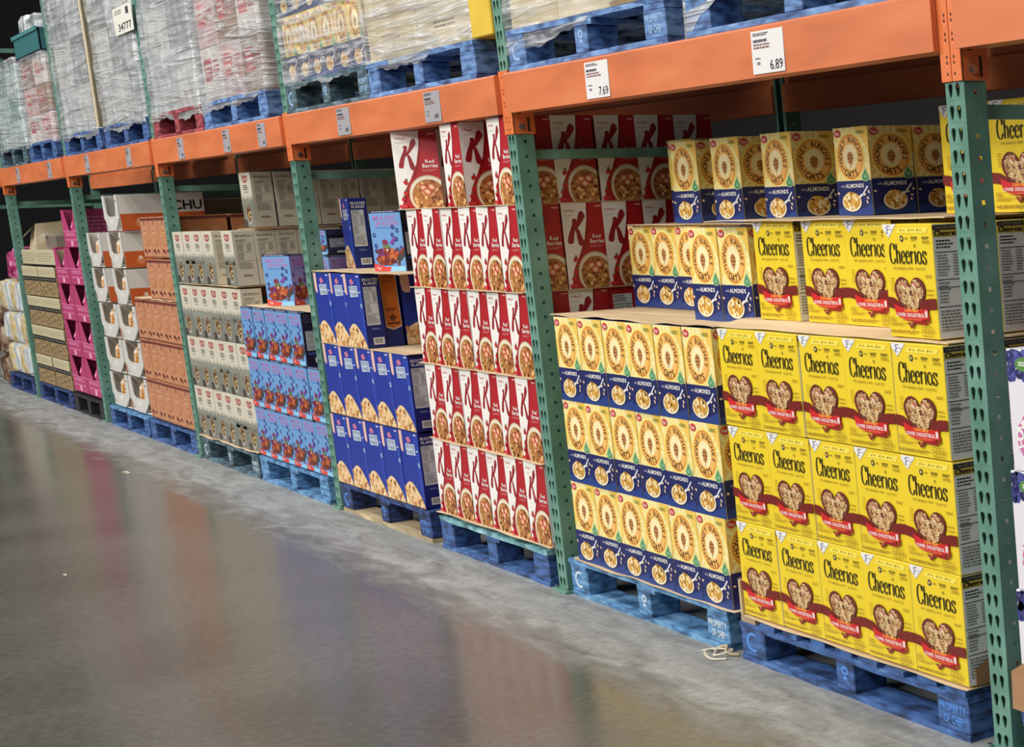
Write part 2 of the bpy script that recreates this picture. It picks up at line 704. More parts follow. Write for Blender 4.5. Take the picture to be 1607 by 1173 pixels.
def yellow_art(F, rd):
    # white corner triangle with blue script mark
    F.poly([(0, 0), (.29, 0), (.115, .125), (0, .045)], mat(176, 176, 170))
    F.poly([(0, 0), (.275, 0), (.113, .117), (0, .035)], WHT)
    F.stroke(smooth([(.155, .02), (.10, .018), (.085, .035), (.12, .045), (.09, .06), (.085, .078), (.12, .08)]), .0035, .002, mat(30, 50, 130))
    F.lines(.14, .042, .215, .056, 2, mat(90, 110, 170), 3)
    F.poly([(.33, .03), (.93, .03), (.88, .078), (.27, .078)], YEL2)
    for i, u in enumerate((.36, .53, .70)):
        F.stroke([(u, .052), (u+.012, .06), (u+.03, .038)], .003, .003, OLIVE)
        F.lines(u+.045, .046, u+.13, .062, 2, OLIVE, i)
    F.ell(.385, .125, .034, .028, mat(30, 36, 90))
    F.ell(.385, .125, .017, .014, YEL)
    F.lines(.45, .118, .52, .135, 2, BLK, 5)
    F.lines(.58, .108, .74, .135, 2, BLK, 6, .6)
    F.lines(.58, .137, .70, .150, 2, OLIVE, 7)
    F.lines(.80, .108, .95, .135, 2, BLK, 8, .6)
    F.lines(.80, .140, .97, .172, 4, OLIVE, 9)
    cheer_word(F, .115, .165, .875, .345, mat(14, 12, 12), .0052, .0017)
    F.text('100%', .28, .375, .46, .398, OLIVE)
    F.lines(.18, .375, .26, .398, 2, OLIVE, 10)
    F.lines(.48, .376, .60, .398, 2, OLIVE, 11)
    F.text('OATS', .63, .375, .83, .398, OLIVE)
    F.lines(.82, .44, .97, .47, 2, OLIVE, 12)
    for q in range(4):
        F.lines(.83, .565+q*.038, .97, .585+q*.038, 2, OLIVE, 13+q, .5)
    F.lines(.10, .47, .17, .60, 6, mat(200, 170, 20), 14)
    # wavy maroon band running from carton to carton
    F.poly([(0, .640), (.14, .648), (.3, .70), (.3, .80), (.12, .745), (0, .735)], MAROON)
    F.poly([(.66, .68), (.80, .652), (1, .640), (1, .735), (.84, .742), (.7, .79)], MAROON)
    # heart bowl of rings
    F.poly(heart_pts(.49, .628, .315, .21), mat(104, 34, 22))
    F.poly(heart_pts(.49, .628, .285, .188), mat(112, 58, 40))
    F.lay()
    tones = [mat(238, 210, 156), mat(214, 172, 112), mat(178, 122, 78), mat(226, 192, 138)]
    for i in range(230):
        x, y = rd.uniform(-.95, .95), rd.uniform(-.95, .7)
        if not in_heart(x, y):
            continue
        if i % 14 == 0:
            F.k += 1
        u, v = .49+.285*x, .628+.188*y
        F.ring(u, v, .023, .0185, .45, tones[i % 4], 8, lay=False)
    for (u, v) in ((.38, .54), (.60, .53)):
        F.ell(u, v, .045, .026, mat(190, 110, 86), 10, rot=.6)
        F.ell(u-.01, v+.012, .045, .012, mat(236, 214, 180), 10, rot=.6)
    # red banner
    F.poly([(.72, .80), (.80, .86), (.86, .78), (.86, .845), (.78, .875), (.5, .865)], mat(150, 22, 24))
    F.poly([(.15, .70), (.32, .735), (.6, .745), (.84, .735), (.84, .82), (.62, .85), (.38, .845), (.18, .80)], RED)
    F.text('CAN HELP', .36, .742, .64, .768, mat(250, 190, 60), True)
    F.text('LOWER CHOLESTEROL', .19, .778, .76, .812, WHT, True)
    F.text('AS PART OF A HEART HEALTHY DIET', .26, .822, .70, .840, mat(246, 150, 90))
    F.poly([(.775, .752), (.825, .752), (.825, .80), (.80, .815), (.775, .80)], mat(226, 210, 204))
    F.poly([(.405, .862), (.565, .866), (.485, .92)], mat(122, 30, 24))
    F.ring(.485, .878, .025, .012, .4, mat(200, 110, 80), 8)
    F.lines(.04, .82, .17, .865, 4, OLIVE, 30)
    F.lines(.04, .87, .40, .90, 3, OLIVE, 31)
    F.lines(.04, .935, .66, .965, 2, OLIVE, 32, .6)
    for i in range(4):
        F.ring(.71+i*.065, .93, .024, .021, .6, OLIVE, 8, lay=False)
    F.lines(.69, .885, .93, .90, 2, OLIVE, 33)
    F.lines(.69, .962, .95, .98, 2, OLIVE, 34)
    F.text('20', .725, .965, .76, .985, OLIVE)


def make_yellow():
    mb = MB()
    w_, d, h = CH_W, CH_D, CH_H
    mb.box(0, 0, 0, w_, d, h, YEL, {'+x': mat(236, 236, 232), '+z': mat(226, 206, 60)}, ch=.0016)
    F, S = box_faces(mb, w_, d, h)
    yellow_art(F, random.Random(3))
    S.rect(0.02, .012, .98, .056, mat(30, 28, 24))
    S.text('2 BOXES INSIDE', .08, .022, .92, .046, mat(150, 140, 110), True)
    S.rect(0.02, .058, .98, .115, mat(206, 176, 70))
    cheer_word(S, .08, .060, .94, .105, BLK, .0042, .0018)
    nutri(S, .06, .125, .95, .97, 5)
    S.rect(.06, .55, .95, .556, BLK)
    top_seam(mb, w_, d, h, mat(200, 180, 60))
    return mb.build('cereal_carton')


HB_W, HB_D, HB_H = .195, .143, .288
HCRM = mat(244, 226, 146)
HGOLD = mat(240, 190, 70)
HORG = mat(240, 170, 76)
HBRN = mat(70, 34, 16)


def honey_art(F, ring_c, ring_r, split, rd, bowl_u, wide=False):
    # pale golden rays behind the ring
    F.lay()
    for i in range(22):
        a = i*2*math.pi/22
        b = a+.13
        u, v = ring_c
        F.raw([(u, v), (u+1.1*math.cos(a), v+.62*math.sin(a)), (u+1.1*math.cos(b), v+.62*math.sin(b))], mat(247, 234, 170))
    F.poly([(.62, 0), (1, 0), (1, .32), (.9, .2), (.75, .08)], mat(240, 200, 92))
    F.poly([(0, .2), (.1, .3), (.06, .55), (0, .6)], mat(242, 204, 100))
    u, v = ring_c
    ru, rv = ring_r
    F.ell(u, v, ru*1.10, rv*1.10, mat(250, 228, 120), 32)
    F.ell(u, v, ru, rv, mat(196, 96, 50), 32)
    F.ell(u, v, ru*.965, rv*.965, HORG, 32)
    F.ell(u, v, ru*.88, rv*.89, mat(244, 188, 100), 32)
    F.ell(u, v, ru*.55, rv*.56, mat(248, 234, 180), 28)
    F.arctext('HONEY BUNCHES', u, v, ru*.77, rv*.78, 0, 17.2, rv*F.h*.25, HBRN)
    F.arctext('OATS', u, v, ru*.77, rv*.78, 180, 19.5, rv*F.h*.31, HBRN, inward=True)
    F.arctext('of', u, v, ru*.77, rv*.78, 235, 13, rv*F.h*.20, HBRN, inward=True)
    # honey dipper
    F.ell(u, v+.01, ru*.22, rv*.27, mat(140, 78, 34), 18)
    F.lay()
    for k in range(4):
        F.ring(u, v-.075*rv*2+k*rv*.15, ru*.19, rv*.045, .55, mat(224, 168, 96), 12, lay=False)
    F.poly([(u-.012, v+rv*.28), (u+.012, v+rv*.28), (u+.004, v+rv*.5), (u-.004, v+rv*.5)], mat(140, 78, 34))
    # red maker's oval and corner print
    F.ell(.13, .065, .10, .042, mat(206, 60, 60), 18)
    F.text('Post', .07, .045, .19, .085, WHT, True)
    F.lines(.68, .045, .93, .085, 3, mat(120, 130, 30), 41, .6)
    # navy lower part
    F.rect(0, split, 1, 1, NAVY)
    F.poly([(0, .93), (.3, .88), (.7, .93), (1, .87), (1, 1), (0, 1)], mat(34, 62, 132))
    # green drop badge
    F.ell(.86, split-.040, .115, .052, mat(214, 226, 190), 18)
    F.poly([(.77, split-.055), (.86, split-.145), (.95, split-.055)], mat(214, 226, 190))
    F.ell(.86, split-.038, .098, .044, mat(74, 148, 88), 18)
    F.poly([(.785, split-.055), (.86, split-.128), (.935, split-.055)], mat(74, 148, 88))
    F.lines(.82, split-.06, .92, split-.02, 3, mat(190, 220, 190), 44, .5)
    F.text('ALMONDS', .27, split+.035, .80, split+.082, WHT, True)
    F.text('with', .13, split+.045, .25, split+.075, mat(200, 200, 214))
    # bowl
    bv = (split+1)/2+.045
    F.ell(bowl_u, bv, .30, .118, mat(18, 24, 60), 24)
    F.ell(bowl_u, bv, .28, .110, mat(236, 226, 200), 24)
    F.ell(bowl_u, bv-.012, .245, .100, mat(196, 146, 62), 24)
    F.lay()
    cs = [mat(222, 170, 74), mat(244, 216, 150), mat(176, 116, 44), mat(250, 236, 196)]
    for i in range(34):
        a, r = rd.uniform(0, 6.28), math.sqrt(rd.random())
        if i % 8 == 0:
            F.k += 1
        F.ell(bowl_u+.225*r*math.cos(a), bv-.014+.09*r*math.sin(a), .046, .021, cs[i % 4], 7, rot=rd.uniform(0, 3), lay=False)
    F.poly([(.72, split+.17), (.75, split+.18), (.93, split+.075), (.90, split+.06)], mat(216, 220, 232))
    F.ell(.70, split+.175, .05, .016, mat(230, 232, 238), 12, rot=-.5)
    for (a, b, r) in ((.90, .20, .5), (.82, .16, -.4), (.94, .13, .9), (.06, .14, .3), (.88, .245, 1.1)):
        F.ell(a, split+b, .035, .013, mat(236, 208, 176), 9, rot=r)


def make_honey():
    mb = MB()
    w_, d, h = HB_W, HB_D, HB_H
    mb.box(0, 0, 0, w_, d, h, HCRM, {'+x': mat(236, 212, 132), '+z': mat(52, 60, 110)}, ch=.0016)
    F, S = box_faces(mb, w_, d, h)
    honey_art(F, (.46, .335), (.375, .255), .605, random.Random(4), .42)
    honey_art(S, (.50, .33), (.42, .235), .59, random.Random(5), .52, True)
    top_seam(mb, w_, d, h, mat(90, 96, 140))
    return mb.build('cereal_carton')


SK_W, SK_D, SK_H = .1955, .145, .306
KRED = mat(176, 24, 34)
KWHT = mat(240, 236, 230)


def berry_art(F, rd):
    F.rect(0, 0, 1, 1, KRED)
    F.poly([(0, 0), (.62, 0), (.59, .2), (.50, .42), (.33, .62), (.18, .76), (.06, 1), (0, 1)], KWHT)
    F.poly([(.62, 0), (.66, 0), (.64, .2), (.56, .43), (.40, .63), (.36, .62), (.52, .42), (.60, .2)], mat(140, 14, 26))
    F.text("Kellogg's", .07, .075, .32, .105, mat(190, 30, 40), True, .15)
    F.lines(.08, .145, .30, .155, 1, GRY, 50)
    # script K
    F.stroke(smooth([(.24, .205, .5), (.30, .20, 1), (.27, .27, 1.1), (.20, .36, 1.3), (.16, .44, 1.5), (.15, .475, 1.0)]), .0145, .008, mat(150, 22, 34))
    F.stroke(smooth([(.53, .12, 1.4), (.50, .13, 1.8), (.45, .18, 1.6), (.38, .25, 1.0), (.30, .30, .7), (.27, .32, .5)]), .0145, .008, mat(150, 22, 34))
    F.stroke(smooth([(.31, .29, .6), (.35, .33, .9), (.38, .40, 1.2), (.41, .47, 1.5), (.44, .50, .8)]), .0145, .008, mat(150, 22, 34))
    F.text('Red', .70, .375, .90, .42, WHT, True)
    F.text('Berries', .63, .43, .97, .48, WHT, True)
    F.lines(.62, .505, .98, .53, 2, mat(226, 150, 150), 51)
    F.rect(.82, .035, .97, .055, mat(226, 150, 150))
    # bowl of flakes
    F.ell(.70, .83, .44, .255, mat(196, 180, 150), 30)
    F.ell(.70, .83, .42, .24, mat(232, 222, 196), 30)
    F.ell(.70, .845, .375, .215, mat(176, 116, 62), 30)
    F.lay()
    cs = [mat(214, 160, 88), mat(158, 92, 44), mat(236, 196, 130), mat(190, 126, 66), mat(120, 60, 30)]
    for i in range(70):
        a, r = rd.uniform(0, 6.28), math.sqrt(rd.random())
        if i % 9 == 0:
            F.k += 1
        F.ell(.70+.345*r*math.cos(a), .85+.195*r*math.sin(a), .05, .022, cs[i % 5], 7, rot=rd.uniform(0, 3), lay=False)
    for (a, b) in ((.60, .74), (.78, .73), (.68, .79)):
        F.ell(a, b, .10, .045, mat(190, 60, 44), 14, rot=.5)
        F.ell(a, b, .075, .033, mat(232, 170, 130), 14, rot=.5)
        F.ell(a, b, .03, .014, mat(246, 220, 190), 8, rot=.5)
    for (a, b, r) in ((.22, .66, .05), (.20, .80, .055), (.13, .88, .045)):
        F.ell(a, b, r, r*.62, mat(190, 34, 30), 14, rot=.7)
        F.poly([(a-.02, b-.045), (a+.045, b-.05), (a+.02, b-.02)], mat(70, 110, 50))
    F.rect(.02, .95, .20, .99, mat(206, 50, 50))


def make_berry():
    mb = MB()
    w_, d, h = SK_W, SK_D, SK_H
    mb.box(0, 0, 0, w_, d, h, KRED, {'+z': KWHT}, ch=.0016)
    F, S = box_faces(mb, w_, d, h)
    berry_art(F, random.Random(6))
    berry_art(S, random.Random(8))
    top_seam(mb, w_, d, h, mat(180, 120, 120))
    return mb.build('cereal_carton')


def make_berry_facts():
    """the carton turned to its information side"""
    mb = MB()
    w_, d, h = SK_W, SK_D, SK_H
    mb.box(0, 0, 0, w_, d, h, KRED, {'+z': KWHT}, ch=.0016)
    F, S = box_faces(mb, w_, d, h)
    berry_art(F, random.Random(6))
    nutri(S, .08, .10, .56, .95, 17, BLK, mat(206, 214, 214))
    S.stroke(smooth([(.95, .06, 1.4), (.88, .1, 1.6), (.78, .18, 1), (.70, .21, .6)]), .012, .007, KWHT)
    S.stroke([(.73, .11, .8), (.68, .28, 1.4)], .012, .007, KWHT)
    S.stroke([(.78, .19, .8), (.87, .30, 1.4)], .012, .007, KWHT)
    return mb.build('cereal_carton')


FF_W, FF_D, FF_H = .238, .074, .322
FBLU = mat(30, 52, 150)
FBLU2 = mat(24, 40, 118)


def flake_front(F, rd):
    F.poly([(0, 0), (1, 0), (1, 1), (0, 1)], FBLU)
    F.poly([(.78, 0), (1, 0), (1, 1), (.86, .7)], mat(40, 66, 166))
    F.poly([(-.02, 0), (.15, 0), (.16, .26), (.13, .29), (.06, .28), (.02, .25)], mat(226, 184, 170))
    for i, (u, v) in enumerate(((.42, .10), (.50, .085), (.56, .115), (.46, .13))):
        F.ell(u, v, .05, .022, mat(206, 120, 150), 10)
    F.poly([(.30, .165), (.78, .155), (.80, .30), (.33, .315)], mat(196, 208, 220))
    F.text('FROSTED', .34, .172, .76, .225, mat(60, 80, 140), True, .1)
    F.text('FLAKES', .37, .242, .74, .295, mat(60, 80, 140), True, .1)
    F.rect(.84, .235, .95, .250, mat(206, 216, 232))
    F.poly([(.86, .40), (.95, .39), (.97, .45), (.89, .46)], mat(150, 170, 206))
    F.rect(.80, .02, .93, .035, WHT)
    # heap of flakes in milk
    F.poly(smooth([(0, .86), (.06, .76), (.25, .685), (.45, .69), (.65, .76), (.85, .86), (.98, .96), (1, 1)], 4)+[(0, 1)], mat(232, 200, 150))
    F.lay()
    cs = [mat(226, 178, 112), mat(246, 224, 184), mat(206, 146, 84), mat(240, 206, 150), mat(176, 112, 60)]
    for i in range(62):
        u = rd.uniform(.02, .93)
        top = .72 if u < .5 else .72+.5*(u-.5)
        v = rd.uniform(top+.02, .99)
        if i % 8 == 0:
            F.k += 1
        F.ell(u, v, .062, .026, cs[i % 5], 8, rot=rd.uniform(0, 3), lay=False)


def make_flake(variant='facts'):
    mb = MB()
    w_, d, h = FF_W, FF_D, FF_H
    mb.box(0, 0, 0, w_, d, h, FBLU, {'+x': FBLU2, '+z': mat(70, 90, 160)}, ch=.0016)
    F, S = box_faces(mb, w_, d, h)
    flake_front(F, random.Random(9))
    if variant == 'facts':
        S.text('FROSTED', .10, .055, .92, .095, WHT, True, .2)
        S.text('FLAKES', .14, .105, .86, .145, WHT, True, .2)
        nutri(S, .10, .17, .80, .69, 21, BLK, mat(214, 218, 222))
        S.lines(.3, .73, .8, .76, 2, mat(150, 160, 210), 22)
        S.rect(.32, .86, .90, .955, WHT)
        S.lay()
        for i in range(9):
            S.raw([(.38+i*.052, .872), (.38+i*.052+.022+.01*(i % 2), .872), (.38+i*.052+.022+.01*(i % 2), .94), (.38+i*.052, .94)], BLK)
    else:
        S.poly([(.02, .01), (.92, .01), (.96, .74), (.5, .78), (.10, .74)], mat(214, 190, 160))
        S.poly([(.06, .015), (.88, .015), (.92, .72), (.5, .76), (.14, .72)], mat(204, 112, 44))
        S.text('WIN', .2, .03, .8, .08, mat(110, 50, 20), True)
        S.lines(.18, .1, .82, .13, 2, mat(110, 50, 20), 24, .6)
        S.lines(.2, .48, .85, .53, 2, mat(90, 40, 16), 25, .6)
        S.poly([(.5, .56), (.72, .61), (.52, .67), (.32, .61)], mat(110, 56, 22))
        S.rect(.2, .68, .88, .70, mat(90, 40, 16))
    return mb.build('cereal_carton')


MS_W, MS_D, MS_H = .2145, .098, .258
SKY = mat(108, 156, 208)


def spoon_art(F, rd, pale=False):
    base = SKY if not pale else mat(150, 140, 200)
    F.rect(0, 0, 1, 1, base)
    F.rect(0, 0, 1, .035, mat(30, 30, 62))
    F.lines(.1, .008, .9, .026, 1, mat(170, 170, 200), 60, .8)
    pk = mat(178, 112, 168)
    F.text('MAGIC', .12, .075, .86, .155, pk, True)
    F.text('SPOON', .16, .17, .90, .25, pk, True)
    F.rect(.16, .275, .84, .285, mat(60, 90, 170))
    for (a, b) in ((.10, .40), (.85, .33), (.80, .47), (.92, .62), (.12, .58), (.72, .27), (.68, .40)):
        F.ring(a, b, .05, .04, .45, mat(38, 44, 110), 10)
    # heap of dark rings on a tilted spoon, with bright cereal shapes
    F.poly([(.06, .80), (.22, .70), (.5, .74), (.80, .70), (1, .60), (1, .68), (.8, .80), (.55, .90), (.2, .90)], mat(132, 50, 40))
    F.poly([(.72, .78), (1, .66), (1, .76), (.8, .86)], mat(70, 60, 60))
    F.ell(.30, .69, .17, .07, mat(120, 56, 130), 16)
    F.ell(.62, .71, .15, .06, mat(176, 84, 50), 16)
    F.ell(.45, .60, .12, .06, mat(96, 130, 84), 16)
    F.ell(.42, .52, .09, .05, mat(130, 44, 76), 14)
    F.poly([(.56, .53), (.76, .42), (.81, .45), (.66, .57)], mat(120, 66, 150))
    F.lay()
    cs = [mat(120, 44, 36), mat(170, 70, 48), mat(96, 34, 44), mat(206, 120, 60)]
    for i in range(36):
        F.ring(rd.uniform(.12, .8), rd.uniform(.63, .88), .05, .036, .4, cs[i % 4], 8, lay=False)
        if i % 6 == 0:
            F.k += 1
    F.ell(.48, .65, .03, .02, mat(250, 220, 220), 8)
    F.rect(0, .92, 1, 1, mat(140, 200, 236))
    F.poly([(0, .86), (.3, .92), (.55, .93), (.5, 1), (0, 1)], mat(214, 70, 60))
    F.text('7g', .08, .925, .2, .975, WHT, True)


def make_spoon(side='facts'):
    mb = MB()
    w_, d, h = MS_W, MS_D, MS_H
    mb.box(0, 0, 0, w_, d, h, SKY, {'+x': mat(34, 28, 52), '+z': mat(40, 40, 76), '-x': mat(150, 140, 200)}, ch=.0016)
    F, S = box_faces(mb, w_, d, h)
    spoon_art(F, random.Random(10))
    if side == 'facts':
        S.lines(.1, .06, .9, .22, 4, mat(90, 80, 110), 61)
        nutri(S, .12, .36, .88, .72, 62, BLK, mat(206, 208, 212))
        S.rect(.12, .76, .88, .80, mat(60, 80, 150))
        S.rect(.4, .86, .86, .95, WHT)
    else:
        spoon_art(S, random.Random(11), True)
    return mb.build('cereal_carton')


GR_W, GR_D, GR_H = .219, .098, .286
BEIGE = mat(206, 200, 182)


def make_granola():
    mb = MB()
    w_, d, h = GR_W, GR_D, GR_H
    mb.box(0, 0, 0, w_, d, h, BEIGE, {'+x': mat(206, 198, 174)}, ch=.0016)
    F, S = box_faces(mb, w_, d, h)
    rd = random.Random(12)
    F.rect(0, .50, 1, 1, mat(124, 124, 114))
    F.lay()
    for i in range(26):
        u = i/25
        t = .40+.1*rd.random()
        F.raw([(u-.05, .62), (u, t), (u+.05, .62)], [mat(140, 142, 132), mat(166, 166, 154), mat(118, 120, 110)][i % 3])
    F.rect(0, .86, .30, 1, mat(70, 66, 60))
    F.poly([(.30, .06), (.72, .06), (.74, .14), (.62, .185), (.40, .185), (.28, .14)], mat(150, 44, 40))
    F.ring(.51, .12, .18, .045, .8, mat(226, 196, 180), 16)
    F.text('GRANOLA', .36, .105, .66, .135, mat(236, 220, 200), True)
    F.lines(.30, .23, .78, .33, 3, mat(120, 118, 108), 70, .6)
    F.lines(.36, .35, .70, .38, 1, GRY, 71)
    # tall scoop of dark granola
    F.ell(.52, .76, .24, .19, mat(184, 180, 166), 22)
    F.ell(.52, .745, .205, .165, mat(96, 72, 50), 22)
    F.lay()
    cs = [mat(150, 108, 62), mat(196, 158, 100), mat(74, 46, 30), mat(120, 80, 44), mat(224, 200, 150)]
    for i in range(36):
        a, r = rd.uniform(0, 6.28), math.sqrt(rd.random())
        if i % 8 == 0:
            F.k += 1
        F.ell(.52+.18*r*math.cos(a), .745+.145*r*math.sin(a), .036, .02, cs[i % 5], 7, rot=rd.uniform(0, 3), lay=False)
    S.text('GRANOLA', .12, .07, .88, .115, mat(110, 100, 84), True)
    nutri(S, .12, .15, .88, .72, 73, mat(90, 86, 76))
    S.lines(.3, .80, .8, .84, 2, mat(120, 60, 50), 74, .6)
    return mb.build('cereal_carton')


BB_W, BB_D, BB_H = .238, .1, .288


def make_blueberry():
    mb = MB()
    w_, d, h = BB_W, BB_D, BB_H
    mb.box(0, 0, 0, w_, d, h, mat(228, 224, 232), {'-x': mat(200, 190, 210)}, ch=.0016)
    F, S = box_faces(mb, w_, d, h)
    rd = random.Random(13)
    F.lay()
    for i in range(26):
        u, v = rd.uniform(-.02, .42), rd.uniform(.0, .26)
        if u*.9+v > .50:
            continue
        F.k += (i % 5 == 0)
        F.ell(u, v, .055, .045, [mat(52, 56, 118), mat(72, 76, 150), mat(38, 38, 88)][i % 3], 12, lay=False)
        F.ell(u-.01, v-.01, .02, .016, mat(120, 126, 190), 8, lay=False)
    F.ell(.30, .12, .16, .06, mat(90, 140, 70), 18)
    F.lines(.20, .10, .40, .14, 2, WHT, 80, .6)
    F.text('BLUEBERRY', .30, .30, .92, .35, mat(60, 60, 120), True)
    F.text('ALMOND', .30, .37, .78, .41, mat(60, 60, 120), True)
    F.ring(.6, .72, .5, .27, .8, mat(206, 120, 170), 30)
    F.arctext('HONEY BUNCHES', .6, .72, .45, .245, -10, 15, .030, WHT)
    F.ell(.6, .76, .38, .22, mat(36, 34, 44), 26)
    F.ell(.6, .75, .34, .19, mat(216, 176, 110), 26)
    F.k += 2
    return mb.build('cereal_carton')


BR_W, BR_D, BR_H = .228, .3, .248


def make_brown():
    """brown carton with dark print band"""
    m0 = ramp_mat('brown_carton_board', [(170, 114, 80), (188, 130, 94)], 8, .7, .05)
    mb = MB()
    w_, d, h = BR_W, BR_D, BR_H
    mb.box(0, 0, 0, w_, d, h, m0, {'+x': ramp_mat('brown_carton_side', [(196, 120, 70), (214, 140, 88)], 8, .7)}, ch=.002)
    F, S = box_faces(mb, w_, d, h)
    dk = mat(96, 42, 34)
    F.rect(0, .02, 1, .09, mat(120, 62, 56))
    F.lines(.03, .032, .97, .078, 2, dk, 90, .6)
    F.rect(.44, .09, .50, .19, dk)
    F.ell(.5, .34, .3, .09, mat(206, 150, 108), 20)
    F.lines(.22, .30, .78, .38, 2, mat(150, 92, 60), 91, .5)
    F.ell(.5, .60, .34, .12, mat(186, 124, 84), 20)
    F.lines(.2, .54, .8, .66, 3, mat(206, 154, 112), 92, .5)
    F.poly([(.16, .80), (.34, .79), (.36, .84), (.46, .84), (.46, .92), (.38, .90), (.30, .87), (.16, .86)], dk)
    F.poly([(.60, .80), (.80, .80), (.82, .90), (.74, .86), (.62, .86)], dk)
    F.rect(.0, .965, 1, .98, mat(140, 80, 60))
    S.rect(0, .02, 1, .09, mat(120, 62, 56))
    for i in range(3):
        S.poly([(.1+i*.3, .80), (.25+i*.3, .79), (.27+i*.3, .90), (.2+i*.3, .87)], dk)
        S.ell(.2+i*.3, .45, .1, .2, mat(206, 150, 108), 16)
    return mb.build('snack_carton')


# ---------------------------------------------------------------- placing helpers
ORD = ['', 'first', 'second', 'third', 'fourth', 'fifth', 'sixth', 'seventh', 'eighth']
ROWN = ['bottom row', 'second row up', 'third row up', 'fourth row up', 'fifth row up', 'sixth row up']
protos = {}
used = set()


def proto(key, fn):
    o = fn()
    protos[key] = o
    return o


def put(key, x, y, z, label, group, cat='cereal box', rz=0, s=None, jit=True):
    """place a thing: the first one is the prototype itself, further ones are copies"""
    o = protos[key]
    if key in used:
        o = copy_tree(o)
    else:
        used.add(key)
    if jit:
        y += random.uniform(-.003, .003)
        rz += R(random.uniform(-.25, .25))
    o.location = (x, y, z)
    o.rotation_euler = (0, 0, rz)
    o.scale = s or (1, 1, 1)
    tag(o, label, cat, group)
    return o


proto('yellow', make_yellow)
proto('honey', make_honey)
proto('berry', make_berry)
proto('berryfacts', make_berry_facts)
proto('flake', make_flake)
proto('flakegame', lambda: make_flake('game'))
proto('spoon', make_spoon)
proto('spoonside', lambda: make_spoon('art'))
proto('granola', make_granola)
proto('blueberry', make_blueberry)
proto('brown', make_brown)

# ---------------------------------------------------------------- floor
mb = MB()
mb.box(-34, -24, -.2, 12, 12, 0, floor_mat())
fl = mb.build('floor')
tag(fl, kind='structure')

def shell(name, b, m):
    mb_ = MB()
    mb_.box(*b, m)
    tag(mb_.build(name), kind='structure')


shell('ceiling', (-34, -24, 9.6, 12, 12, 9.8), mat(84, 84, 86, .8))
shell('wall_back', (-34, 11.8, 0, 12, 12, 9.6), mat(46, 44, 44, .8))
shell('wall_left', (-34, -24, 0, -33.8, 11.8, 9.6), mat(40, 40, 42, .8))

# ---------------------------------------------------------------- rack uprights
PX = [2.74, 0, -2.763, -5.472, -8.201, -10.919, -13.676, -16.41]
PW, PD, PITCH, PTOP = .076, .058, .0508, 3.6


def tear(cx, cz, sgn):
    """teardrop slot outline, tail leaning inwards"""
    pts = []
    for i in range(9):
        a = R(200-220*i/8+0)
        pts.append((cx+.0092*math.cos(a), cz+.0068+.0098*math.sin(a)))
    pts.append((cx+.0040+sgn*.002, cz-.0135))
    pts.append((cx+sgn*.002, cz-.0178))
    pts.append((cx-.0040+sgn*.002, cz-.0135))
    return pts


def make_post():
    bm = bmesh.new()

    def cell(outer, holes, T):
        loops = [[Vector((p[0], p[1], 0)) for p in outer]]+[[Vector((p[0], p[1], 0)) for p in h] for h in holes]
        flat = [p for l in loops for p in l]
        for t in tessellate_polygon(loops):
            vs = [bm.verts.new(T(flat[i])) for i in t]
            bm.faces.new(vs)
    n = int(PTOP/PITCH)
    for i in range(n):
        z0 = .012+i*PITCH
        z1 = z0+PITCH
        zc = z0+PITCH*.5
        cell([(0, z0), (PW, z0), (PW, z1), (0, z1)], [tear(PW*.27, zc, -.3), tear(PW*.66, zc, .3)], lambda p: (p.x, 0, p.y))
        zq = z0+.014
        for X in (0, PW):
            zo = zq+(.02 if X == 0 else 0)
            sq = [(PD*.42, zo), (PD*.42+.010, zo), (PD*.42+.010, zo+.011), (PD*.42, zo+.011)]
            cell([(0, z0), (PD, z0), (PD, z1), (0, z1)], [sq], lambda p, X=X: (X, p.x, p.y))
    bmesh.ops.remove_doubles(bm, verts=bm.verts[:], dist=.0001)
    # return lips at the back
    for X0, X1 in ((0, .018), (PW-.018, PW)):
        vs = [bm.verts.new(p) for p in ((X0, PD, .012), (X1, PD, .012), (X1, PD, .012+n*PITCH), (X0, PD, .012+n*PITCH))]
        bm.faces.new(vs)
    bmesh.ops.recalc_face_normals(bm, faces=bm.faces[:])
    me = bpy.data.meshes.new('post')
    bm.to_mesh(me)
    bm.free()
    me.materials.append(GREEN)
    return me


POST = make_post()


def frame_thing(x, label):
    root = empty('rack_upright', (x, 0, 0))
    tag(root, label, 'rack upright', 'green rack uprights')
    for yy, flip in ((0, 1), (1.065, -1)):
        o = bpy.data.objects.new('post', POST)
        link(o, root)
        o.location = (0, yy, 0)
        if flip < 0:
            o.scale = (1, -1, 1)
        md = o.modifiers.new('thickness', 'SOLIDIFY')
        md.thickness = .0028
        md.offset = 0
        m = MB()
        y0 = yy-.018 if flip > 0 else yy-PD-.018
        m.box(-.028, y0, 0, PW+.018, y0+PD+.036, .011, GREEN, ch=.001)
        for bx in (-.016, PW+.006):
            m.tube([(bx, y0+.012, .011), (bx, y0+.012, .02)], .006, STEEL, 6)
        m.build('base_plate', root)
    for z in (.25, 1.545, 2.75):
        m = MB()
        m.box(.022, .06, z, .054, 1.0, z+.034, GREEN, ch=.002)
        m.build('brace', root)
    for z0, z1 in ((.30, 1.05), (2.72, 2.0)):
        m = MB()
        m.tube([(.038, .07, z0), (.038, .99, z1)], .016, GREEN, 4)
        m.build('diagonal_brace', root)
    return root


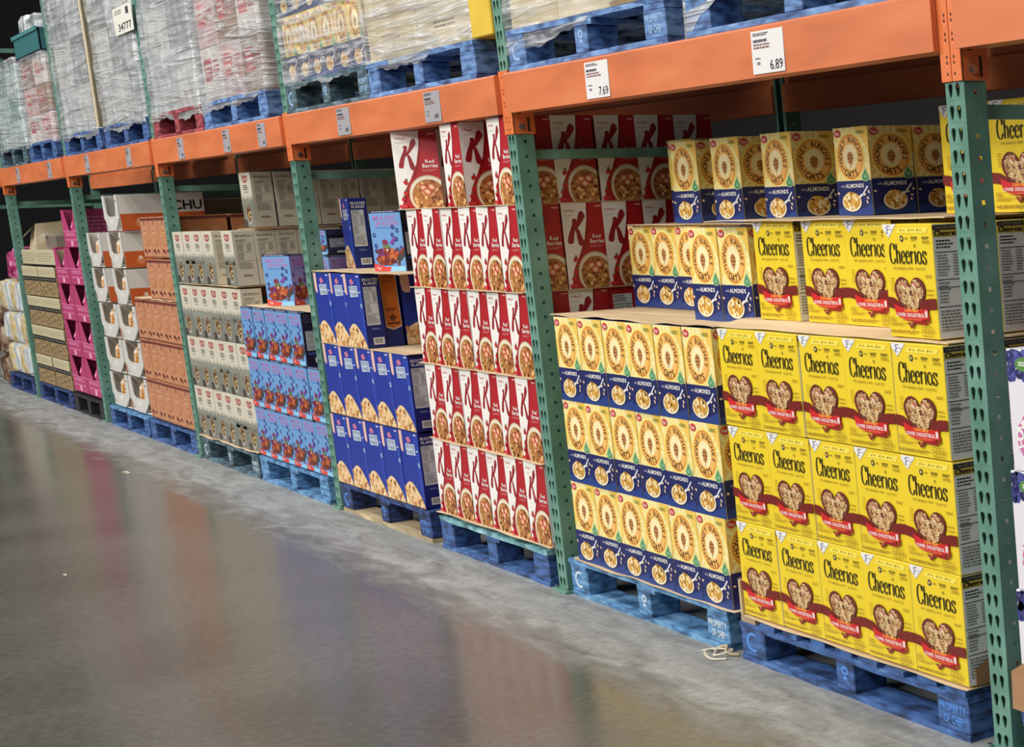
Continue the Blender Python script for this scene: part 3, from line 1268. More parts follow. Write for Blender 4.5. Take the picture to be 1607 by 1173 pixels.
upl = ['green perforated rack upright at the right edge beyond the blueberry cartons',
       'large green perforated rack upright right of the yellow heart cartons',
       'green rack upright between the berry cartons and the cream honey cartons',
       'green rack upright between the sky-blue cartons and the deep blue flake cartons',
       'green rack upright between the brown cartons and the beige granola cartons',
       'green rack upright between the pink trays and the white and orange trays',
       'green rack upright left of the tan carton stack, near the picture edge',
       'farthest green rack upright beyond the left picture edge']
for i, x in enumerate(PX):
    frame_thing(x, upl[i])

# ---------------------------------------------------------------- beams with connectors
BZ0, BZ1 = 1.703, 1.838


def connector(x0, x1, side, y=0, sgn=1):
    """orange end plate: front face x0..x1 plus flange on the side the beam enters"""
    m = MB()
    m.box(x0, y-.0065, 1.632, x1, y-.002, 1.848, ORANGE2, ch=.001)
    if side > 0:
        m.box(x1-.004, y-.0065, 1.632, x1, y+.066, 1.848, ORANGE2, ch=.001)
    else:
        m.box(x0, y-.0065, 1.632, x0+.004, y+.066, 1.848, ORANGE2, ch=.001)
    dk = mat(60, 26, 14)
    F = Face(m, (x0, y-.0065, 1.848), (x1-x0, 0, 0), (0, 0, -.216), (0, -1, 0))
    cu_ = .3 if side > 0 else .7
    F.lay()
    for v in (.10, .30, .36, .50, .56, .74, .80, .92):
        F.ell(cu_, v, .07, .020, dk, 10, lay=False)
    F.k += 1
    for v in (.14, .40, .60, .84, .95):
        F.ell(cu_, v, .09, .012, mat(244, 150, 96), 8, lay=False)
    S = Face(m, (x1, y+.0, 1.848), (0, .066, 0), (0, 0, -.216), (1, 0, 0)) if side > 0 else Face(m, (x0, y+.066, 1.848), (0, -.066, 0), (0, 0, -.216), (-1, 0, 0))
    S.rect(.62, .74, .74, .96, dk)
    S.ell(.25, .66, .12, .03, dk, 10)
    return m


def bolt(x, y, z, parent, sx=1):
    m = MB()
    m.tube([(x, y, z), (x+sx*.004, y, z)], .011, STEEL, 12)
    m.tube([(x+sx*.004, y, z), (x+sx*.011, y, z)], .007, STEEL, 6)
    return m.build('bolt', parent)


def beam_thing(i, y, label, rear=False):
    xa, xb = PX[i+1], PX[i]
    root = empty('rack_beam', (xa, y, BZ0))
    tag(root, label, 'rack beam', 'orange rack beams')
    x0, x1 = PW+.006, xb-xa-.006
    m = MB()
    bm = bmesh.new()
    # stepped box section
    prof = [(-.022, 0), (-.022, .128), (-.015, .135), (.030, .135), (.030, .105), (.046, .105), (.046, 0)]
    if rear:
        prof = [(-p[0]+.0, p[1]) for p in prof][::-1]
    n = 24
    rings = []
    for k in range(n+1):
        t = k/n
        X = x0+(x1-x0)*t
        sag = -.0015*math.sin(math.pi*t)
        rings.append([bm.verts.new((X, p[0], p[1]+sag)) for p in prof])
    for a, b in zip(rings, rings[1:]):
        for k in range(len(prof)):
            bm.faces.new((a[k], a[(k+1) % len(prof)], b[(k+1) % len(prof)], b[k]))
    bm.faces.new(rings[0])
    bm.faces.new(rings[-1][::-1])
    bmesh.ops.recalc_face_normals(bm, faces=bm.faces[:])
    m.bm(bm, ORANGE)
    m.build('beam', root)
    if not rear:
        for (a, b, sd, bx) in ((.039, PW+.006, 1, PW+.006), (xb-xa-.008, xb-xa+.036, -1, None)):
            c = connector(a, b, sd)
            c.v = [(v[0], v[1], v[2]-BZ0) for v in c.v]
            co = c.build('end_connector', root)
            if sd > 0:
                bolt(b, .022, -.046, co)
    return root


bl = ['orange beam above the blueberry cartons at the right edge', 'orange beam above the honey and yellow cartons, holding two price signs',
      'orange beam above the blue flake and red berry cartons', 'orange beam above the granola and sky-blue cartons',
      'orange beam above the white trays and brown cartons', 'orange beam above the tan and pink stacks',
      'farthest left orange beam above the pale bags']
bl2 = ['rear orange beam behind the blueberry cartons, in shade', 'rear orange beam in shade behind the honey and yellow cartons', 'rear orange beam in shade behind the blue flake and berry cartons',
       'rear orange beam in shade behind the granola and sky-blue cartons', 'rear orange beam in shade behind the brown cartons', 'rear orange beam in shade behind the pink trays',
       'rear orange beam in shade behind the pale bags at far left']
for i in range(7):
    beam_thing(i, 0, bl[i])
    beam_thing(i, 1.043, bl2[i], True)


# ---------------------------------------------------------------- price signs
def sign(x, price, label, w_=.175, grey=False):
    h = .112
    mb = MB()
    base = mat(226, 222, 220, .5) if not grey else mat(168, 164, 168, .35)
    mb.box(0, -.003, 0, w_, 0, h, base, ch=.0005)
    F = Face(mb, (0, -.003, h), (w_, 0, 0), (0, 0, -h), (0, -1, 0))
    dk = mat(50, 48, 56)
    F.lines(.07, .05, .60, .13, 2, mat(70, 70, 78), int(x*10), .7)
    F.lines(.07, .20, .55, .28, 1, dk, int(x*10)+1, .8)
    F.lines(.07, .30, .72, .44, 2, mat(140, 96, 96), int(x*10)+2, .6)
    F.lines(.10, .62, .30, .66, 1, GRY, int(x*10)+3, .8)
    F.rect(.15, .72, .25, .78, mat(120, 120, 126))
    if price:
        F.text(price, .56, .70, .95, .93, mat(30, 30, 36))
    else:
        F.rect(.62, .76, .72, .88, mat(96, 92, 100))
        F.rect(.75, .74, .84, .88, mat(96, 92, 100))
    o = mb.build('price_sign')
    o.location = (x, -.0225, BZ0+.006)
    o.rotation_euler = (R(-1), 0, 0)
    tag(o, label, 'price sign', 'price signs on the beams')
    return o


sign(-.882, '6.89', 'white price sign reading 6.89 on the orange beam above the yellow cartons')
sign(-1.99, '7.69', 'white price sign reading 7.69 on the orange beam above the cream honey cartons')
sign(-3.50, '', 'grey-looking price sign on the beam above the red berry cartons', grey=True)
sign(-4.60, '', 'grey-looking price sign on the beam above the deep blue flake cartons', grey=True)

for x, wh in ((-5.865, 'just left of the connector above the flake upright'), (-6.52, 'above the violet side of the granola stack'), (-7.50, 'above the granola cartons near their left end'),
              (-8.83, 'above the brown cartons'), (-10.10, 'above the white and orange trays'), (-11.46, 'above the pink trays'), (-12.80, 'above the tan stack')):
    sign(x, '', 'grey sign holder on the orange beam %s' % wh, w_=.135, grey=True)

# ---------------------------------------------------------------- pallets


def make_pallet(name, x, z, paint, label, group, w_=1.22, d=1.0, style='long', y=0, marks=None, worn=None, deck=None):
    root = empty(name, (x, y, z))
    tag(root, label, 'pallet', group)
    H = .135
    rd = random.Random(int(abs(x)*100)+int(z*10))
    t = .017
    bw = .15

    def board(nm, x0, y0, z0, x1, y1, z1, m=None):
        mb_ = MB()
        # ragged board: subdivided and jittered ends
        bm = bmesh.new()
        bmesh.ops.create_cube(bm, size=1)
        long_x = (x1-x0) > (y1-y0)
        es = [e for e in bm.edges if abs((e.verts[0].co-e.verts[1].co)[0 if long_x else 1]) > .5]
        bmesh.ops.subdivide_edges(bm, edges=es, cuts=10)
        for v in bm.verts:
            e = Vector((x0+(v.co.x+.5)*(x1-x0), y0+(v.co.y+.5)*(y1-y0), z0+(v.co.z+.5)*(z1-z0)))
            if long_x:
                e.y += rd.uniform(-.003, .003)*(1 if abs(v.co.y) > .4 else 0)
            e.z += rd.uniform(-.0012, .0012) if z0 > .01 else 0
            v.co = e
        mb_.bm(bm, m or paint)
        return mb_.build(nm, root)
    # bottom boards
    for k, yy in enumerate((0, d/2-.05, d-.1)):
        board('bottom_board', .0, yy, 0, w_, yy+.1, t, (worn if (worn and k == 0) else None))
    # blocks
    for ix, xx in enumerate((0, w_/2-.05, w_-bw)):
        for iy, yy in enumerate((0.002, d/2-.05, d-.1)):
            mb_ = MB()
            bwid = bw if ix != 1 else .10
            mb_.box(xx+.002, yy, t, xx+bwid-.002, yy+.1, H-2*t, paint, ch=.003)
            if iy == 0 and marks:
                F = Face(mb_, (xx+.002, yy, H-2*t), (bwid-.004, 0, 0), (0, 0, -(H-3*t)), (0, -1, 0))
                lc = marks[1]
                if ix == 0:
                    F.ring(.5, .45, .28, .36, .72, lc, 16, a0=60, a1=300)
                elif ix == 2:
                    F.text('PROPERTY', .08, .15, .92, .42, lc, True)
                    F.text('OF CHEP', .2, .52, .8, .80, lc, True)
                else:
                    F.ring(.5, .3, .2, .16, .5, lc, 8)
                    F.rect(.4, .5, .6, .62, lc)
            mb_.build('block', root)
    # stringer boards
    if style == 'long':
        for xx in (0, w_/2-.05, w_-.14):
            board('stringer_board', xx+.001, 0.002, H-2*t, xx+.139, d, H-t)
        n = 7
        for k in range(n):
            yy = k*(d-.1)/(n-1)
            board('deck_board', 0, yy, H-t, w_, yy+.1, H, (deck if deck and k == 0 else None))
    else:
        for yy in (0.001, d/2-.05, d-.1):
            board('stringer_board', 0, yy, H-2*t, w_, yy+.1, H-t)
        n = 9
        for k in range(n):
            xx = k*(w_-.1)/(n-1)
            o = rd.uniform(-.006, .008)
            board('deck_board', xx, o, H-t, xx+rd.uniform(.07, .1), d, H, (deck if deck and k in (0,) else None))
    return root


LB = mat(150, 190, 224)
LB2 = mat(206, 216, 224)
DB = mat(84, 140, 220)
GP = 'pallets standing on the floor'
make_pallet('pallet', -1.338, 0, BLUES[0], 'worn blue wooden pallet under the yellow heart cartons', GP, w_=1.232, style='ends', marks=(1, DB), deck=WOODW, d=1.0, y=-.004)
make_pallet('pallet', -2.665, 0, BLUES[1], 'pale blue wooden pallet with white lettering under the honey cartons', GP, w_=1.225, marks=(1, LB2), y=.006)
make_pallet('pallet', -3.995, 0, BLUES[0], 'blue wooden pallet with teal deck edge under the berry cartons', GP, w_=1.15, deck=blue_wood('teal_deck_edge', [(70, 120, 130), (110, 170, 178), (150, 200, 204)]), y=-.004)
make_pallet('pallet', -5.36, 0, BLUES[2], 'dark blue pallet with bare wood bottom board under the flake cartons', GP, w_=1.24, worn=WOODW, marks=(1, DB), y=-.004)
make_pallet('pallet', -6.80, 0, BLUES[1], 'light blue pallet under the sky-blue cartons', GP, w_=1.22, y=-.002)
make_pallet('pallet', -8.06, 0, BLUES[4], 'grey-blue pallet under the beige granola cartons', GP, w_=1.22, marks=(1, LB2), y=-.002)
make_pallet('pallet', -9.45, 0, BLUES[0], 'blue pallet under the brown cartons', GP, w_=1.22)
make_pallet('pallet', -10.72, 0, BLUES[0], 'blue pallet under the white and orange trays', GP, w_=1.22, deck=BLUES[1])
make_pallet('pallet', -12.04, 0, mat(34, 34, 36, .5), 'dark pallet under the pink trays', GP, w_=1.10)
make_pallet('pallet', -13.50, 0, BLUES[2], 'dark blue pallet under the tan cartons', GP, w_=1.38)
make_pallet('pallet', -14.98, 0, BLUES[2], 'dark blue pallet under the pale bags beside the far left upright', GP, w_=1.22)
make_pallet('pallet', .12, 0, BLUES[0], 'blue pallet under the blueberry cartons at the right edge', GP, w_=1.22)
UZ = BZ1+.002
GU = 'pallets up on the orange beams'
make_pallet('pallet', -1.30, UZ, BLUES[3], 'blue pallet up on the beam, right one above the yellow cartons', GU, w_=1.24, y=-.004)
make_pallet('pallet', -2.66, UZ, BLUES[3], 'blue pallet up on the beam above the honey cartons, with stencilled block', GU, w_=1.23, y=-.004, marks=(1, LB))
make_pallet('pallet', -4.20, UZ, BLUES[3], 'bright blue pallet up on the beam above the berry cartons', GU, w_=1.22, y=-.004)
make_pallet('pallet', -5.385, UZ, BLUES[4], 'dull blue-grey pallet up on the beam above the flake cartons', GU, w_=1.20, y=-.004, marks=(1, LB))
make_pallet('pallet', -6.94, UZ, BLUES[3], 'blue pallet up on the beam under the red-printed wrapped load', GU, w_=1.22, y=-.004)
make_pallet('pallet', -8.115, UZ, REDP, 'red wooden pallet up on the beam', GU, w_=1.14, y=-.004)
make_pallet('pallet', -9.47, UZ, BLUES[0], 'blue pallet up on the beam under the tall grey wrapped load', GU, w_=1.22, y=-.004)
make_pallet('pallet', -10.83, UZ, BLUES[0], 'blue pallet up on the beam left of the tall load corner board', GU, w_=1.22, y=-.004)
make_pallet('pallet', -12.22, UZ, BLUES[0], 'blue pallet up on the beam under the red and grey carton tower', GU, w_=1.05, y=-.004)
make_pallet('pallet', -13.58, UZ, BLUES[4], 'dull pallet up on the beam under the teal wrapped load', GU, w_=1.20, y=-.004)


# ---------------------------------------------------------------- slip sheets
def sheet(x0, y0, x1, y1, z, label, wave=.003, t=.003, m=None, seed=1, lift=None):
    bm = bmesh.new()
    nx, ny = 36, (24 if lift else 6)
    rd = random.Random(seed)
    ph = rd.uniform(0, 6)
    g = []
    for j in range(ny+1):
        row = []
        for i in range(nx+1):
            u, v = i/nx, j/ny
            f = max(0, 1-v*4)
            zz = wave*f*(.6+.5*math.sin(u*13+ph)+.4*math.sin(u*29+ph*2))
            X, Y_ = x0+(x1-x0)*u, y0+(y1-y0)*v
            if lift:
                zz = zz*.5+lift(X, Y_)
            row.append(bm.verts.new((X, Y_+.004*f*math.sin(u*17+ph), z+zz)))
        g.append(row)
    for j in range(ny):
        for i in range(nx):
            bm.faces.new((g[j][i], g[j][i+1], g[j+1][i+1], g[j+1][i]))
    r = bmesh.ops.extrude_face_region(bm, geom=bm.faces[:])
    for v in [e for e in r['geom'] if isinstance(e, bmesh.types.BMVert)]:
        v.co.z += t
    bmesh.ops.recalc_face_normals(bm, faces=bm.faces[:])
    mb_ = MB()
    mb_.bm(bm, m or KRAFT)
    o = mb_.build('slip_sheet')
    tag(o, label, 'cardboard sheet', 'cardboard slip sheets between carton rows')
    return o


# ---------------------------------------------------------------- generic stack helper
def stack(key, x0, pitch, n, z, row, name, group, skip=(), y=.004, where=''):
    for i in range(n):
        if i in skip:
            continue
        put(key, x0+i*pitch, y, z, '%s, %s from left in the %s%s' % (name, ORD[i+1], ROWN[row], where), group)


# yellow cartons -------------------------------------------------
YN, YG = 'yellow heart-print cereal carton', 'yellow heart-print cereal cartons'
YZ = [.146, .4335, .7225]
sheet(-1.325, -.004, -.10, .95, .1365, 'kraft sheet between the yellow cartons and their pallet', .001, seed=3)
for r, z in enumerate(YZ):
    x0 = (-1.306, -1.304, -1.311)[r]
    stack('yellow', x0, .2415, 5, z, r, YN, YG)
    for k in (1, 2, 3):
        put('yellow', x0+4*.2415, .004+k*.085, z, 'yellow cereal carton, %s deep along the right side of the %s' % (ORD[k+1], ROWN[r]), YG)
ZS = 1.0115
sheet(-1.33, .015, -.105, .95, ZS, 'kraft sheet on top of the third row of yellow cartons', .003, seed=5, lift=lambda x, y: .0145*min(1, max(0, (y-.02)/.07))*min(1, max(0, (-.41-x)/.05)))
ZT = ZS+.0045
for i, (x, y) in enumerate(((-1.229, .102), (-.946, .102), (-.704, .102))):
    put('yellow', x, y, ZT+.0145, 'yellow heart-print cereal carton, %s from left in the set-back fourth row' % ORD[i+1], YG)
put('yellow', -.406, .045, ZT+.002, 'foremost yellow cereal carton of the fourth row, at its right end', YG, rz=R(-1.5))
for k in range(1, 5):
    put('yellow', -.404, .045+k*.0885, ZT+.002, 'yellow cereal carton of the fourth row, %s deep behind the foremost one' % ORD[k+1], YG)
for i, x in enumerate((-1.40, -1.15, -.90, -.65)):
    put('yellow', x, .50, ZT+.0145, 'shaded yellow cereal carton, %s from left at the back of the fourth row' % ORD[i+1], YG)

# honey cartons --------------------------------------------------
HN, HG = 'cream and navy honey cereal carton', 'cream and navy honey cereal cartons'
HZ = [.139, .4275, .7165]
sheet(-2.60, -.006, -1.35, .95, .1365, 'ragged kraft sheet between the honey cartons and their pallet', .004, seed=8)
for r, z in enumerate(HZ):
    x0 = (-2.562, -2.549, -2.541)[r]
    stack('honey', x0, .1975, 6, z, r, HN, HG)
    put('honey', x0+5*.1975, .004+.146, z, 'honey cereal carton, second deep at the right end of the %s' % ROWN[r], HG)
sheet(-2.60, .010, -1.345, .98, 1.0055, 'pale kraft sheet on top of the third row of honey cartons', .006, seed=11)
HT = 1.0105
for i, x in enumerate((-1.702, -1.503)):
    put('honey', x, .122, HT, 'honey cereal carton of the fourth row, %s of the two nearest' % ('left' if i == 0 else 'right'), HG)
for i, x in enumerate((-2.643, -2.446, -2.249)):
    put('honey', x, .330, HT, 'honey cereal carton, %s from left in the set-back part of the fourth row' % ORD[i+1], HG)
for i, x in enumerate((-2.40, -2.20, -2.00, -1.80)):
    put('honey', x, .50, HT, 'shaded honey cereal carton, %s from left at the back of the fourth row' % ORD[i+1], HG)
sheet(-2.60, .31, -1.50, .98, 1.3005, 'kraft sheet under the back cartons of the fifth honey row', .001, seed=14)
sheet(-1.487, .080, -.17, .98, 1.3155, 'kraft sheet on top of the fourth row of yellow cartons', .002, seed=15)
H5 = 1.3055
for i, (x, y) in enumerate(((-2.267, .35), (-1.962, .35), (-1.618, .35), (-1.160, .35))):
    put('honey', x, y, H5 if i < 3 else 1.320, 'honey cereal carton in the shaded top row, %s lit one from left' % ORD[i+1], HG, s=(1, 1, .955 if i < 3 else .89))
put('honey', -2.468, .43, H5, 'honey cereal carton in the top row, mostly hidden at its left end', HG)
for i, (x, y) in enumerate(((-1.72, .500), (-1.160, .498), (-1.160, .645), (-2.00, .500))):
    put('honey', x, y, H5 if i in (0, 3) else 1.320, ['dark honey carton in the top row behind the third lit one', 'dark honey carton in the top row right behind the fourth lit one',
                            'deepest dark honey carton in the top row beside the big upright', 'dark honey carton in the top row behind the second lit one'][i], HG, s=(1, 1, .955 if i in (0, 3) else .89))
for i, x in enumerate((-.510, -.268)):
    put('yellow', x, .30, 1.3205, ['yellow cereal carton of the topmost row, mostly hidden behind the big upright', 'yellow cereal carton of the topmost row, seen right of the big upright'][i], YG)

# berry cartons --------------------------------------------------
BN, BG = 'red and white berry cereal carton', 'red and white berry cereal cartons'
BZs = [.1555, .4655, .776, 1.0835]
SX = [-3.982, -3.965, -3.967, -3.957]
for r, z in enumerate(BZs):
    sheet(SX[r]-.02, -.008, SX[r]+1.188, .96, z-.0045, 'kraft sheet under the %s of berry cartons' % ROWN[r], .0012, seed=20+r)
    stack('berry', SX[r], .1978, 6, z, r, BN, BG)
    if r >= 2:
        for k in range(1, 5):
            put('berryfacts' if (r == 2 and k == 2) else 'berry', SX[r]+5*.1978, .004+k*.148, z,
                'berry cereal carton in shade, %s deep along the right side of the %s' % (ORD[k+1], ROWN[r]), BG)
sheet(SX[3]-.06, -.004, SX[3]+1.188, .96, 1.3895, 'kraft sheet on top of the fourth row of berry cartons', .001, seed=27)
B5 = 1.3935
put('berry', -4.035, .004, B5, 'berry cereal carton turned towards the aisle at the left of the top row', BG, rz=R(37))
put('berry', -3.437, .002, B5, 'berry cereal carton in the top row beside the turned one', BG)
put('berry', -2.964, .002, B5, 'berry cereal carton in the top row against the rack upright', BG)
put('berry', -3.70, .16, B5, 'berry cereal carton in the top row behind the turned one', BG)
for k in range(1, 5):
    put('berry', -2.964, .004+k*.148, B5, 'berry cereal carton in shade, %s deep along the right side of the top row' % ORD[k+1], BG)
for k in range(1, 3):
    put('berry', -3.437, .004+k*.15, B5, 'shaded berry cereal carton, %s deep in the middle of the top row' % ORD[k+1], BG)

# blue flake cartons ----------------------------------------------
FN, FG = 'deep blue flake cereal carton', 'deep blue flake cereal cartons'
FZ = [.1385, .4685, .798]
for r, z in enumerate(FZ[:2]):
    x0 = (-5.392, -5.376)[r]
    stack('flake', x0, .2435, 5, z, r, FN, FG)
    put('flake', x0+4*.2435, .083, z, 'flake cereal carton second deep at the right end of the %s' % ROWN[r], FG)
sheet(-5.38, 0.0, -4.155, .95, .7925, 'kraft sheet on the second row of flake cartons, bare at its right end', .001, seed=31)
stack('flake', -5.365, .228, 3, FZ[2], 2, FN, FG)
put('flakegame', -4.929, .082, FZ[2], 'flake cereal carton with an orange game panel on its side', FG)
put('flake', -4.693, .165, FZ[2], 'shaded flake cereal carton turned sideways behind the orange game panel', FG, rz=R(90), jit=False)
put('flake', -4.48, .45, FZ[2], 'shaded flake cereal carton at the back of the third row, under the sheet', FG)
sheet(-5.37, .0, -4.13, .95, 1.1255, 'kraft sheet on top of the third row of flake cartons', .002, seed=33)
F4 = 1.1305
put('flake', -5.502, .185, F4, 'flake cereal carton standing alone on the top sheet', FG, rz=R(-7))
put('spoon', -4.645, .060, F4, 'single sky-blue cereal carton left on top of the flake cartons', 'sky-blue cereal cartons', rz=R(15), s=(1.05, 1, 1))

# sky-blue cartons -------------------------------------------------
SN, SG = 'sky-blue cereal carton with pink lettering', 'sky-blue cereal cartons'
SZ = [.1445, .4065, .6685]
for r, z in enumerate(SZ):
    x0 = (-6.775, -6.775, -6.775)[r]
    stack('spoon', x0, .2163 if r < 2 else .2205, 6 if r < 2 else 5, z, r, SN, SG)
sheet(-6.75, .02, -5.45, .95, .9275, 'kraft sheet on top of the sky-blue cartons', .002, seed=36)
S4 = .9325
put('spoonside', -6.475, .060, S4, 'sky-blue cereal carton turned outwards on the top sheet', SG, rz=R(19))
for k in range(3):
    put('spoonside', -5.79, .13+k*.102, S4, 'violet side of a sky-blue carton, %s behind the rack upright' % ORD[k+1], SG)
for k in range(2):
    put('spoon', -5.79, .13+k*.102, S4+.262, 'short dark-sided carton lying above the violet ones, %s deep' % ORD[k+1], SG, s=(1, 1, .45))
put('spoonside', -6.05, .22, S4, 'sky-blue carton in shade behind the turned one', SG)

# granola cartons --------------------------------------------------
GN, GG = 'beige granola carton with red emblem', 'beige granola cartons'
GZ = [.1465, .436, .7265, 1.030]
sheet(-8.10, -.008, -6.80, .95, .1370, 'curling kraft sheet under the granola cartons', .006, seed=41)
for r, z in enumerate(GZ[:3]):
    stack('granola', -8.092+.01*r, .2205, 6, z, r, GN, GG)
sheet(-8.07, .0, -6.76, .95, 1.0235, 'kraft sheet on top of the third row of granola cartons', .001, seed=43)
for i, x in enumerate((-8.07, -7.85, -7.63, -7.41)):
    put('granola', x+.01*i, .004, GZ[3], 'beige granola carton, %s from left in the fourth row' % ORD[i+1], GG)
put('granola', -7.292, .11, GZ[3], 'beige granola carton set back in the fourth row with its side showing', GG)
put('granola', -6.975, .004, GZ[3], 'rightmost beige granola carton of the fourth row', GG)
for k in range(1, 5):
    put('granola', -6.975, .004+k*.101, GZ[3], 'granola carton in shade, %s deep along the right of the fourth row' % ORD[k+1], GG)
for k in range(7):
    put('granola', -6.975, .125+k*.101, GZ[3]+.3, 'dark granola carton in the shaded fifth row, %s from the front' % ORD[k+1], GG)
sheet(-7.10, .11, -6.74, .95, GZ[3]+.29, 'kraft sheet under the shaded fifth row of granola cartons', .001, seed=44)

# brown cartons ----------------------------------------------------
RN, RG = 'brown snack carton with dark print', 'brown snack cartons'
RZ = [.150, .402, .657]
for r, z in enumerate(RZ):
    for i in range(5):
        put('brown', -9.385+.01*r+i*.2315, .004, z, 'brown snack carton with dark print, %s from left in the %s' % (ORD[i+1], ROWN[r]), RG, 'snack box')
sheet(-9.36, .0, -8.2, .95, .909, 'kraft sheet on the third row of brown cartons', .003, seed=47)
for r, z in enumerate((.915, 1.166)):
    for i in range(3):
        put('brown', -8.90+i*.2315, .01, z, 'brown snack carton, %s from left in the %s' % (ORD[i+1], ROWN[3+r]), RG, 'snack box', s=(1, 1, .97))
        if i == 2:
            put('brown', -8.90+i*.2315, .33, z, 'shaded brown snack carton second deep in the %s' % ROWN[3+r], RG, 'snack box', s=(1, 1, .97))


# ---------------------------------------------------------------- open-front display trays
def make_tray(w_, d, h, face, lip, inner, stripe, bag, kind):
    root = empty('display_tray')
    t = .006
    mb_ = MB()
    mb_.box(0, 0, 0, w_, d, t, face)
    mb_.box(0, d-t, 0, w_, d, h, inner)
    # side walls cut down at the front as in the photo
    for X in (0, w_-t):
        bm = bmesh.new()
        pr = [(.0, t), (d, t), (d, h), (.0, h)]
        a = [bm.verts.new((X, p[0], p[1])) for p in pr]
        b = [bm.verts.new((X+t, p[0], p[1])) for p in pr]
        bm.faces.new(a)
        bm.faces.new(b[::-1])
        for k in range(4):
            bm.faces.new((a[k], b[k], b[(k+1) % 4], a[(k+1) % 4]))
        bmesh.ops.recalc_face_normals(bm, faces=bm.faces[:])
        mb_.bm(bm, face)
    if kind == 'white':
        # front panel: low lip with slanted shoulders and bevelled bottom corners
        loop = [(0.0, .36*h), (.30*w_, 0), (.70*w_, 0), (w_, .36*h), (w_, h), (.86*w_, h), (.80*w_, .46*h), (.72*w_, .40*h), (.26*w_, .40*h), (.18*w_, .46*h), (.12*w_, h), (0, h)]
    else:
        loop = [(0, 0), (w_, 0), (w_, h), (.88*w_, h), (.84*w_, .94*h), (.62*w_, .42*h), (.38*w_, .42*h), (.14*w_, .94*h), (.10*w_, h), (0, h)]
    bm = bmesh.new()
    v3 = [Vector((p[0], p[1], 0)) for p in loop]
    for Y0 in (0, -t):
        vs = [bm.verts.new((p[0], Y0, p[1])) for p in loop]
        for tr in tessellate_polygon([v3]):
            try:
                bm.faces.new([vs[i] for i in tr])
            except ValueError:
                pass
    bm.verts.ensure_lookup_table()
    n = len(loop)
    for k in range(n):
        a, b = bm.verts[k], bm.verts[(k+1) % n]
        c, e = bm.verts[n+(k+1) % n], bm.verts[n+k]
        bm.faces.new((a, b, c, e))
    bmesh.ops.recalc_face_normals(bm, faces=bm.faces[:])
    mb_.bm(bm, lip)
    F = Face(mb_, (0, -t, h), (w_, 0, 0), (0, 0, -h), (0, -1, 0))
    S = Face(mb_, (w_, 0, h), (0, d, 0), (0, 0, -h), (1, 0, 0))
    if kind == 'white':
        F.poly([(.36, .68), (.64, .68), (.5, .86)], mat(222, 222, 216))
        F.rect(.86, .16, .92, .20, BLK)
        S.rect(0, 0, 1, .52, mat(226, 222, 214))
        S.poly([(.12, .02), (1, .02), (1, .5), (.26, .5)], mat(206, 202, 196))
        S.rect(0, .54, 1, 1, stripe)
        S.text('CHU', .62, .20, .98, .48, BLK, True)
        for i in range(3):
            S.ell(.22+i*.26, .80, .06, .11, mat(226, 140, 90), 12)
            S.ell(.22+i*.26, .72, .03, .06, mat(240, 220, 200), 8)
    else:
        F.lines(.12, .62, .88, .72, 2, mat(226, 150, 186), 101, .5)
        F.lines(.10, .78, .90, .84, 1, mat(214, 120, 160), 102, .8)
        F.rect(.44, .83, .58, .97, mat(240, 170, 200))
        F.rect(.0, .56, 1, .575, mat(240, 150, 190))
        S.lines(.1, .2, .9, .8, 6, mat(214, 120, 160), 103, .4)
    mb_.build('tray', root)
    return root


def make_tray_bag(w_, h, m, seed):
    rd = random.Random(seed)
    bm = bmesh.new()
    bmesh.ops.create_uvsphere(bm, u_segments=14, v_segments=9, radius=1)
    for v in bm.verts:
        c = v.co
        f = 1-.3*abs(c.z)
        c.x = math.copysign(abs(c.x)**.8, c.x)
        v.co = Vector((c.x*w_*f+rd.uniform(-.004, .004), c.y*.06+rd.uniform(-.006, .006), h*.5+math.copysign(abs(c.z)**.75, c.z)*h*.5+rd.uniform(-.005, .005)))
    m2 = MB()
    m2.bm(bm, m)
    return m2.build('snack_bag')


WTR = mat(222, 220, 212)
ORS = mat(206, 96, 44)
bagm = [ramp_mat('snack_bag_film', [(120, 72, 30), (196, 138, 66), (232, 226, 216)], 22, .25, .3), ramp_mat('pale_bag_film', [(226, 224, 220), (190, 160, 110), (120, 70, 36)], 16, .25, .3)]
pinkbag = [ramp_mat('pink_bag_film', [(132, 26, 76), (206, 70, 136), (246, 190, 220)], 24, .22, .4), ramp_mat('magenta_bag_film', [(84, 14, 48), (168, 40, 100), (240, 170, 206)], 18, .22, .4)]
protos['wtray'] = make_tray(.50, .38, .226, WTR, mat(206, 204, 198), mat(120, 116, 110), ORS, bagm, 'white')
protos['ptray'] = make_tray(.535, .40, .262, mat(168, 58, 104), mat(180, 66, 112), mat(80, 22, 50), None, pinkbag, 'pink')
protos['wbag0'] = make_tray_bag(.088, .185, bagm[0], 1)
protos['wbag1'] = make_tray_bag(.080, .175, bagm[1], 2)
protos['pbag0'] = make_tray_bag(.095, .20, pinkbag[0], 3)
protos['pbag1'] = make_tray_bag(.090, .215, pinkbag[1], 4)


def tray_bags(pre, x, y, z, w_, where):
    for i in range(2):
        put('%s%d' % (pre, i), x+w_*(.34+.32*i), y+.072, z+.0085, '%s bag in the %s, %s one' % (('brown', 'pink')[pre == 'pbag'], where, ('left', 'right')[i]),
            'snack bags in the display trays', 'bag', rz=R((-8, 10)[i]), jit=False)


